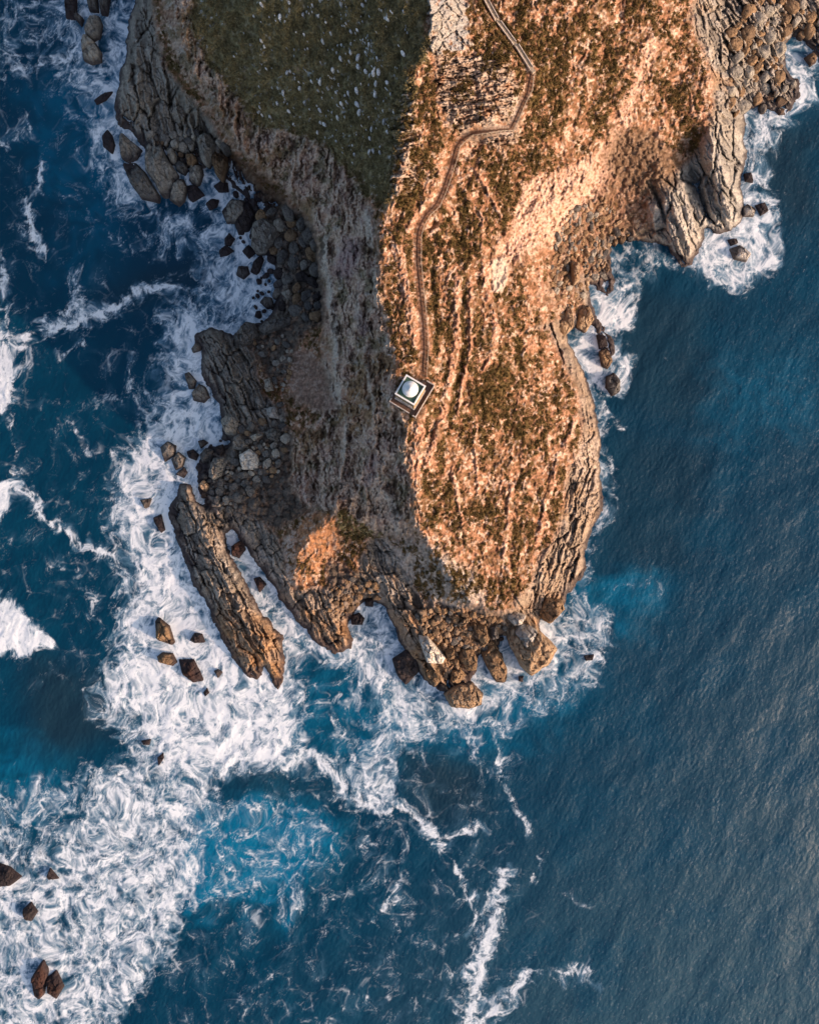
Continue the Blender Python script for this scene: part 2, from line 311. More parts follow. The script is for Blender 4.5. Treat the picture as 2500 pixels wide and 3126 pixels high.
    led = (cy / 17) % 1; ledi = np.floor(cy / 17); lr = pn(ledi * 7.7 + .5, px * 0 + .5 + px / 60, 181)
    g3, h3, s3, t3, _, oy3 = vor(px / 52 + .2 * n20, (py + 6 * n60) / 13, 191); g4, h4, s4, _, _, _ = vor(px / 22, (py + 4 * n20) / 9, 192)
    cr = np.maximum(crag, cragw) * ss(-.35, .15, n60 + .6 * n20 + .25)
    dz += cr * (1.3 * (ss(0, .25, led) * (1 - led)) + 2.6 * (s3 - .5) + 1.4 * (s4 - .5) - 2.0 * ss(.14, 0, h3) - .5 * ss(.1, 0, h4) + .8 * lr)
    dz = dz * (1 - .75 * soil) * (1 - .6 * top)
    vt = vor((px + 8 * n20) / 46, (py + 12 * n60) / 58, 193); vt2 = vor((px + 5 * n20) / 17, py / 24, 194)
    dz += top * (1.2 + 2.6 * (vt[2] - .5) + (vt[3] - .5) * vt[5] * 3 - 1.3 * ss(.07, 0, vt[1]) + .9 * (vt2[2] - .5) - .6 * ss(.1, 0, vt2[1]))
    dz += bright * 1.5 * (rdg((px + py * .6) / 26, (py - px * .8) / 90, 4, 201) - .5)
    dz += pslab * 1.2 - cave * 3 - 2.2 * hol
    dz += gface * 1.6 * (rdg((px - py * .6) / 18, (py + px) / 160, 4, 211, .6) - .5)
    # shrubs: domes of foliage
    vd = .37 + .50 * fbm(px / 120, py / 170, 3, 221) + .75 * fbm(sx / 30, py / 80, 3, 231)
    vd += .30 * veg2 + .35 * veg3 + .35 * veg4 - .8 * bright - .25 * crag - .6 * pslab - .3 * spl
    fx, fy = px + 5 * n20 + 5 * n60, py + 5 * n20
    ribm = gf.samp(RIB, fx, fy) * east; drk = gf.samp(DRK, fx, fy) * east; wrb = gf.samp(WRB, fx, fy) * wcl; wpu = gf.samp(WPU, fx, fy) * wcl
    dz += 1.3 * ribm * (1 + .6 * streak) - .9 * drk + 2.0 * wrb * (1 + .8 * rib2 - .4)
    vd += .5 * drk - .75 * ribm
    vd = vd * east + green * (.72 + .35 * n60) + wcl * (.30 * n60 + .12)
    vd = np.clip(vd, 0, 1) * (1 - rock) * (1 - .9 * scr) * (1 - .85 * soil) * (1 - .8 * top)
    vd = vd * (1 - nearp) * ss(6, 16, sd)
    b1, c1, u1, v1, _, _ = vor((wx + 2 * n20) / 15, wy / 19, 241); b2, c2, u2, v2, _, _ = vor(wx / 8.5, wy / 11, 251)
    R1 = .12 + .62 * vd * (.55 + .9 * u1); R2 = .1 + .6 * vd * (.5 + .9 * u2)
    bush1 = ss(0, .16, R1 - b1) * ss(.22, .34, vd); bush2 = ss(0, .2, R2 - b2) * ss(.2, .3, vd)
    bush = np.maximum(bush1, bush2 * .9)
    hb = np.maximum(np.sqrt(np.clip(1 - (b1 / (R1 + 1e-3)) ** 2, 0, 1)) * bush1 * .85, np.sqrt(np.clip(1 - (b2 / (R2 + 1e-3)) ** 2, 0, 1)) * bush2 * .5)
    # scattered stones on the lit slope
    st1 = ss(.05, .12, h2) * (s2 > .62) * (1 - bush) * (1 - rock)
    dz += (hb * .62 + st1 * .26) * (1 - green * .35)
    z = z + dz * ss(-5, 30, sd) + 0
    # path cut
    z = z - 0 * nearp
    # below the water line
    under = ss(4, -30, sd)
    z = np.where(sd < 6, z * ss(-8, 6, sd) + .9 * n20 * ss(-10, 6, sd), z) - 5 * under - .35 * ss(8, -4, sd)
    return z, dict(sd=sd, green=green, wcl=wcl, soil=soil, crag=cr, top=top, bright=bright, pslab=pslab, gully=gully, ner=ner, ser=ser, wh2=wh2,
                   gface=gface, swr=swr, nwr=nwr, wed=wed, scr=scr, rock=rock, east=east, spl=spl, n200=n200, n60=n60, n20=n20, streak=streak,
                   streak2=streak2, rib=rib, rib2=rib2, r1=r1, r1b=r1b, e1=e1, e1b=e1b, s1=s1, s2=s2, h1=h1, h2=h2, bush=bush, u1=u1, u2=u2, nearp=nearp,
                   led=led, s3=s3, st1=st1, dpath=dpath, beds=beds, cave=cave, hol=hol, vt=vt[2], veg3=veg3, q1=q1, sx=sx, ribm=ribm, drk=drk, wrb=wrb, wpu=wpu)
gp = Grid(1100, 100, 1800, 1250, 4); DPATH = seg_d(gp.X, gp.Y, PATH_PX)
TZ, M = terrain(PX, PY)
# the path bed: level across, smoothed along
pz = []
def raw_z(x, y):
    i = np.clip(np.searchsorted(TV, y), 1, len(TV) - 1); j = np.clip(np.searchsorted(TU, x), 1, len(TU) - 1)
    u = (x - TU[j - 1]) / (TU[j] - TU[j - 1]); v = (y - TV[i - 1]) / (TV[i] - TV[i - 1])
    return (TZ[i - 1, j - 1] * (1 - u) + TZ[i - 1, j] * u) * (1 - v) + (TZ[i, j - 1] * (1 - u) + TZ[i, j] * u) * v
def densify(pts, st):
    o = []
    for a, b in zip(pts[:-1], pts[1:]):
        n = max(1, int(round(math.hypot(b[0] - a[0], b[1] - a[1]) / st)))
        for k in range(n): o.append(tuple(a[q] + (b[q] - a[q]) * k / n for q in range(len(a))))
    o.append(tuple(pts[-1])); return o
def smooth_poly(pts, it=2):
    for _ in range(it):
        q = [pts[0]]
        for a, b in zip(pts[:-1], pts[1:]):
            q += [tuple(.75 * u + .25 * v for u, v in zip(a, b)), tuple(.25 * u + .75 * v for u, v in zip(a, b))]
        pts = q + [pts[-1]]
    return pts
PATH = densify(smooth_poly(PATH_PX, 2), 6)
pz = np.array([float(gc.samp(Zc, np.array([x * 1.]), np.array([y * 1.]))[0]) for x, y in PATH]) - .8
for _ in range(30): pz[1:-1] = .25 * pz[:-2] + .5 * pz[1:-1] + .25 * pz[2:]
def flatten(poly, zz, w0, w1):
    """press the ground to height zz along a line"""
    global TZ
    xs = [p[0] for p in poly]; ys = [p[1] for p in poly]
    j0, j1 = np.searchsorted(TU, [min(xs) - w1 - 5, max(xs) + w1 + 5]); i0, i1 = np.searchsorted(TV, [min(ys) - w1 - 5, max(ys) + w1 + 5])
    X = PX[i0:i1, j0:j1]; Y = PY[i0:i1, j0:j1]; best = np.full(X.shape, 1e9); zt = np.zeros(X.shape)
    for (x, y), q in zip(poly, zz):
        d = (X - x) ** 2 + (Y - y) ** 2; c = d < best; best = np.where(c, d, best); zt = np.where(c, q, zt)
    d = np.sqrt(best); k = ss(w1, w0, d)
    TZ[i0:i1, j0:j1] = TZ[i0:i1, j0:j1] * (1 - k) + zt * k
flatten(PATH, pz - .06, 4, 34)
STAIR_PX = [(1462,-60),(1480,0),(1519,60),(1523,67),(1571,132),(1577,139),(1622,208)]
STAIR = densify(STAIR_PX, 6)
sz = np.array([float(gc.samp(Zc, np.array([x * 1.]), np.array([y * 1.]))[0]) for x, y in STAIR]) + .3
for _ in range(60): sz[1:-1] = .25 * sz[:-2] + .5 * sz[1:-1] + .25 * sz[2:]
flatten(STAIR, sz - .5, 9, 18)
LH_C = (1257.0, 1204.0); LH_Z = 87 * ZK - .3                       # terrace centre
lhp = [(LH_C[0] + dx, LH_C[1] + dy) for dx in range(-54, 55, 6) for dy in range(-54, 55, 6) if abs(dx * .857 + dy * .515) < 50 and abs(-dx * .515 + dy * .857) < 50]
flatten(lhp, np.full(len(lhp), LH_Z - .9), 8, 34)

def W(px, py, z):
    k = S_PX * (1 - z / HC); return ((px - 1250) * k, -(py - 1563) * k, z)
def mixc(a, b, t):
    t = np.asarray(t)[..., None]; return a * (1 - t) + np.asarray(b, float) * t
def albedo():
    P = M; C = lambda r, g_, b: np.array([r, g_, b], float)
    sh = PX.shape; c = np.zeros(sh + (3,)) + C(.33, .215, .145)
    hf = fbm(PX / 7, PY / 9, 3, 301); n20 = P['n20']; n60 = P['n60']; st = P['streak']
    t = ss(-.35, .45, st + .5 * n20 + .3 * hf)
    c = mixc(c * 0 + C(.165, .074, .036), C(.42, .215, .130), t)
    c = mixc(c, C(.48, .27, .18), ss(.66, .95, P['streak2'] + .25 * st) * .7); c = mixc(c, C(.10, .055, .026), P['drk'] * .6); c = mixc(c, C(.49, .265, .18) , P['ribm'] * ss(-.6, .1, st + .4 * hf) * .8)
    tf = vor(PX / 6.5 + P['n20'], PY / 7.5, 305); c = mixc(c, C(.10, .060, .022), ss(.42, .25, tf[0]) * ss(.35, .6, tf[2] + .5 * n60) * .65)
    c = mixc(c, C(.62, .47, .37), P['st1'] * (P['s1'] * .6 + .3))
    # brown undergrowth between the rocks
    c = mixc(c, C(.115, .062, .025), ss(-.08, .28, -st + .5 * n60) * .7)
    # bright bare rib
    c = mixc(c, C(.62, .41, .32) , P['bright'] * ss(-.5, .3, hf + st) * .9)
    c = mixc(c, C(.50, .27, .16), P['bright'] * ss(.1, .4, n20) * .5)
    # gully stones
    stone = C(.15, .095, .065) + 0 * c; stone = stone * (.5 + 1.0 * P['s1'][..., None]); stone = mixc(stone, C(.34, .20, .12), (P['s2'] > .75) * .5); stone = mixc(stone, C(.06, .035, .02), ss(.16, .04, P['h1']) * .6)
    c = mixc(c, stone, P['scr'] * np.where(PX > 1200, .85, 0))
    # west slope in the lee
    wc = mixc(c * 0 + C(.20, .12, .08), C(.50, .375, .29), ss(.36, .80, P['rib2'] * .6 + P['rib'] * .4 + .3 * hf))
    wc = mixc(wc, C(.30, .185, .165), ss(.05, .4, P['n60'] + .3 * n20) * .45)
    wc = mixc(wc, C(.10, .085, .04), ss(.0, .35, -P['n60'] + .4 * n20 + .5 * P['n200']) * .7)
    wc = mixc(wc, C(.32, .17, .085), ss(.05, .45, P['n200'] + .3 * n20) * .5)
    wc = mixc(wc, C(.30, .20, .20), P['wpu'] * .8)
    wc = mixc(wc, C(.50, .43, .36), P['wrb'] * (.4 + .6 * ss(.35, .7, P['rib2'])))
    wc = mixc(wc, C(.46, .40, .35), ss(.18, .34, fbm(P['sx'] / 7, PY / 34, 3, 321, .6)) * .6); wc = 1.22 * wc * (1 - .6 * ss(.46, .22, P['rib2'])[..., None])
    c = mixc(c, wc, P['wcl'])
    gr = mixc(c * 0 + C(.23, .190, .105), C(.38, .30, .17), ss(-.3, .4, hf + P['n60']))
    gr = mixc(gr, C(.19, .15, .12), ss(.15, .5, n20 + .4 * st) * .6)
    gr = mixc(gr, C(.075, .07, .035), ss(.05, .3, fbm(PX / 34, PY / 46, 4, 311, .6)) * .6); gr = mixc(gr, C(.24, .17, .11), ss(.12, .35, fbm(PX / 60, PY / 90, 4, 312, .6)) * .6)
    gs = (P['s2'] > .80) * ss(.10, .2, P['h2']) * ss(-.1, .35, P['n200'] + .5 * P['n60'] + .25)
    gr = mixc(gr, C(.50, .51, .52), gs * .8)
    c = mixc(c, gr, P['green'])
    c = mixc(c, mixc(c * 0 + C(.17, .11, .09), C(.28, .19, .15), ss(-.3, .3, n20 + hf)), P['soil'] * .75)
    # west scree, coloured dark to paint in the deep shade at the cliff foot
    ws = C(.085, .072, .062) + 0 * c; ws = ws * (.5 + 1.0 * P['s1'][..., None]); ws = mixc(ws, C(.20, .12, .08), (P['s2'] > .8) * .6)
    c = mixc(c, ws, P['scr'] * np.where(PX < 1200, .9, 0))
    # coast rock
    rk = mixc(c * 0 + C(.235, .205, .18), C(.30, .25, .20), P['r1'])
    rk = mixc(rk, C(.36, .20, .10), ss(.1, .5, P['n200'] + .5 * P['n60']) * .55 * np.where((PX > 1200) | (PY > 1860), 1, .25))
    rk = mixc(rk, C(.40, .37, .34), (P['r1b'] > .8) * .5)
    rk = mixc(rk, C(.16, .14, .125), ss(-.1, -.5, n60 + hf * .4) * .6)
    rk = mixc(rk, C(.32, .215, .14), P['ser'] * .5)
    rk = mixc(rk, C(.38, .36, .33), P['ner'] * ss(300, 480, PY) * .65)
    # lower reaches brown
    brown = ss(1760, 1960, PY) * P['swr']
    rk = mixc(rk, C(.33, .18, .085), brown * (.45 + .4 * ss(-.2, .3, n60)))
    rk = mixc(rk, C(.15, .135, .12), ss(1700, 1500, PY) * P['swr'] * np.where(PX < 900, .5, .2))
    rk = mixc(rk, C(.13, .12, .11), P['wed'] * .45)
    rk = mixc(rk, C(.25, .235, .205), P['nwr'] * .45)
    crk = np.maximum(ss(.07, 0, P['e1']), ss(.06, 0, P['e1b']) * .7)
    rk = rk * (1 - .30 * crk[..., None]); rk = rk * (.80 + .4 * ss(.4, .8, P['beds']))[..., None]
    c = mixc(c, rk, P['rock'])
    c = mixc(c, C(.47, .37, .30), P['wh2'] * .75 * ss(-.4, .2, n20 + hf))
    c = mixc(c, mixc(c * 0 + C(.33, .28, .24), C(.56, .48, .42), ss(-.3, .4, hf + n20)), P['gface'] * ss(1560, 1720, PY) * .85)
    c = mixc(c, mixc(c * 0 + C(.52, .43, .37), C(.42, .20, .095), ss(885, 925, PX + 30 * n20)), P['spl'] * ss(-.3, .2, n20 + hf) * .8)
    # crag and top slab
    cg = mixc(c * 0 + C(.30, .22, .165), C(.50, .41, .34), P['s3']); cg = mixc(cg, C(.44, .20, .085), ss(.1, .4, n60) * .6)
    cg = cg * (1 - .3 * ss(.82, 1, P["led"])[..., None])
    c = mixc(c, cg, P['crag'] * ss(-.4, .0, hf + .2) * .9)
    c = mixc(c, mixc(c * 0 + C(.27, .28, .30), C(.40, .36, .31), P['vt']), P['top'] * ss(-.45, .0, n20 + .6 * hf + .15 + .4 * (P['vt'] - .5)) * .95)
    c = mixc(c, C(.52, .41, .33), P['pslab'])
    # foliage
    bc = mixc(c * 0 + C(.070, .046, .014), C(.120, .078, .026), P['u1']); bc = mixc(bc, C(.17, .085, .035), (P['u2'] > .72) * .5)
    bg_ = mixc(c * 0 + C(.155, .130, .062), C(.27, .215, .105), P['u2'])
    bc = mixc(bc, bg_, np.clip(P['green'] + P['veg3'] + P['wcl'] * .6, 0, 1))
    c = mixc(c, bc, P['bush'] * .92)
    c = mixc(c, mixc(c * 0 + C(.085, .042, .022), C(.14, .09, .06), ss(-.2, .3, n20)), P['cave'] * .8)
    c = mixc(c, mixc(c * 0 + C(.12, .07, .04), C(.22, .145, .095), ss(-.2, .3, n20 + hf)), P['hol'] * .85)  # hollow: its shade and scrub painted in as a darker brown
    # trampled dirt
    c = mixc(c, C(.15, .078, .048), ss(15, 4, P['dpath'] + 9 * n20) * .6)
    # weed and water-worn band at the shore
    wet = ss(2.6, .5, TZ + 1.2 * n60 + .6 * hf) * ss(80, 30, P['sd'])
    c = mixc(c, C(.040, .030, .034), wet * .88)
    return np.clip(.92 * c * (1 + .26 * hf[..., None]), .01, .9)
TC = albedo()

def grid_mesh(name, X, Y, Zw, attrs, keep=None):
    ny, nx = X.shape
    me = bpy.data.meshes.new(name)
    idx = np.arange(ny * nx).reshape(ny, nx)
    q = np.stack([idx[1:, :-1], idx[1:, 1:], idx[:-1, 1:], idx[:-1, :-1]], -1).reshape(-1, 4)
    if keep is not None: q = q[keep.reshape(-1)]
    used = np.zeros(ny * nx, bool); used[q.ravel()] = True
    remap = np.cumsum(used) - 1; q = remap[q]
    co = np.stack([X.ravel(), Y.ravel(), Zw.ravel()], -1)[used].astype(np.float32)
    me.vertices.add(len(co)); me.vertices.foreach_set('co', co.ravel())
    me.loops.add(q.size); me.loops.foreach_set('vertex_index', q.ravel().astype(np.int32))
    me.polygons.add(len(q)); me.polygons.foreach_set('loop_start', np.arange(0, q.size, 4, dtype=np.int32))
    me.polygons.foreach_set('use_smooth', np.ones(len(q), bool))
    me.update(calc_edges=True)
    for k, A in attrs.items():
        if A.ndim == 3:
            a = me.attributes.new(k, 'FLOAT_COLOR', 'POINT')
            v = np.concatenate([A.reshape(-1, 3), np.ones((A.shape[0] * A.shape[1], 1))], 1)[used].astype(np.float32); a.data.foreach_set('color', v.ravel())
        else:
            a = me.attributes.new(k, 'FLOAT', 'POINT'); a.data.foreach_set('value', A.ravel()[used].astype(np.float32))
    ob = bpy.data.objects.new(name, me); COL.objects.link(ob); return ob
K = S_PX * (1 - TZ / HC)
keep = np.maximum.reduce([TZ[1:, 1:], TZ[:-1, 1:], TZ[1:, :-1], TZ[:-1, :-1]]) > -3.2

# ------------------------------------------------------------------ materials
MATS = {}
def newmat(name):
    m = bpy.data.materials.new(name); m.use_nodes = True; MATS[name] = m
    b = m.node_tree.nodes['Principled BSDF']; return m, m.node_tree, b
def node(nt, typ, **kw):
    n = nt.nodes.new(typ)
    for k, v in kw.items(): setattr(n, k, v)
    return n
def mth(nt, op, a, b=None, clamp=False):
    n = nt.nodes.new('ShaderNodeMath'); n.operation = op; n.use_clamp = clamp
    for i, v in enumerate((a, b)):
        if v is None: continue
        if hasattr(v, 'links'): nt.links.new(v, n.inputs[i])
        else: n.inputs[i].default_value = v
    return n.outputs[0]
def mixn(nt, f, a, b, mode='MIX'):
    n = nt.nodes.new('ShaderNodeMix'); n.data_type = 'RGBA'; n.blend_type = mode
    for s, v in ((n.inputs[0], f), (n.inputs[6], a), (n.inputs[7], b)):
        if hasattr(v, 'links'): nt.links.new(v, s)
        elif isinstance(v, (int, float)): s.default_value = v
        else: s.default_value = (*v, 1)
    return n.outputs[2]
def ntex(nt, scale, detail=4, rough=.6, vec=None, dist=0):
    n = nt.nodes.new('ShaderNodeTexNoise'); n.inputs['Scale'].default_value = scale; n.inputs['Detail'].default_value = detail
    n.inputs['Roughness'].default_value = rough; n.inputs['Distortion'].default_value = dist
    if vec is not None: nt.links.new(vec, n.inputs['Vector'])
    return n.outputs[0]
def ramp(nt, fac, stops):
    n = nt.nodes.new('ShaderNodeValToRGB'); e = n.color_ramp.elements
    while len(e) < len(stops): e.new(.5)
    for q, (p, c) in zip(e, stops): q.position = p; q.color = (*c, 1)
    nt.links.new(fac, n.inputs[0]); return n.outputs[0]

m, nt_, b = newmat('rock_and_scrub')
at = node(nt_, 'ShaderNodeAttribute', attribute_name='Col'); geo = node(nt_, 'ShaderNodeNewGeometry')
n1 = ntex(nt_, 1.6, 5, .65, geo.outputs['Position'])
fac = ramp(nt_, n1, [(.30, (.62, .62, .62)), (.70, (1.38, 1.38, 1.38))])
nt_.links.new(mixn(nt_, 1.0, at.outputs['Color'], fac, 'MULTIPLY'), b.inputs['Base Color'])
b.inputs['Roughness'].default_value = .9; b.inputs['Specular IOR Level'].default_value = .25
bp = node(nt_, 'ShaderNodeBump'); bp.inputs['Strength'].default_value = .55; bp.inputs['Distance'].default_value = .25
nt_.links.new(n1, bp.inputs['Height']); nt_.links.new(bp.outputs[0], b.inputs['Normal'])

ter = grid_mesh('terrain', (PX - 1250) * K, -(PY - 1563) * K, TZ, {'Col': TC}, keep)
ter.data.materials.append(m); ter['kind'] = 'structure'

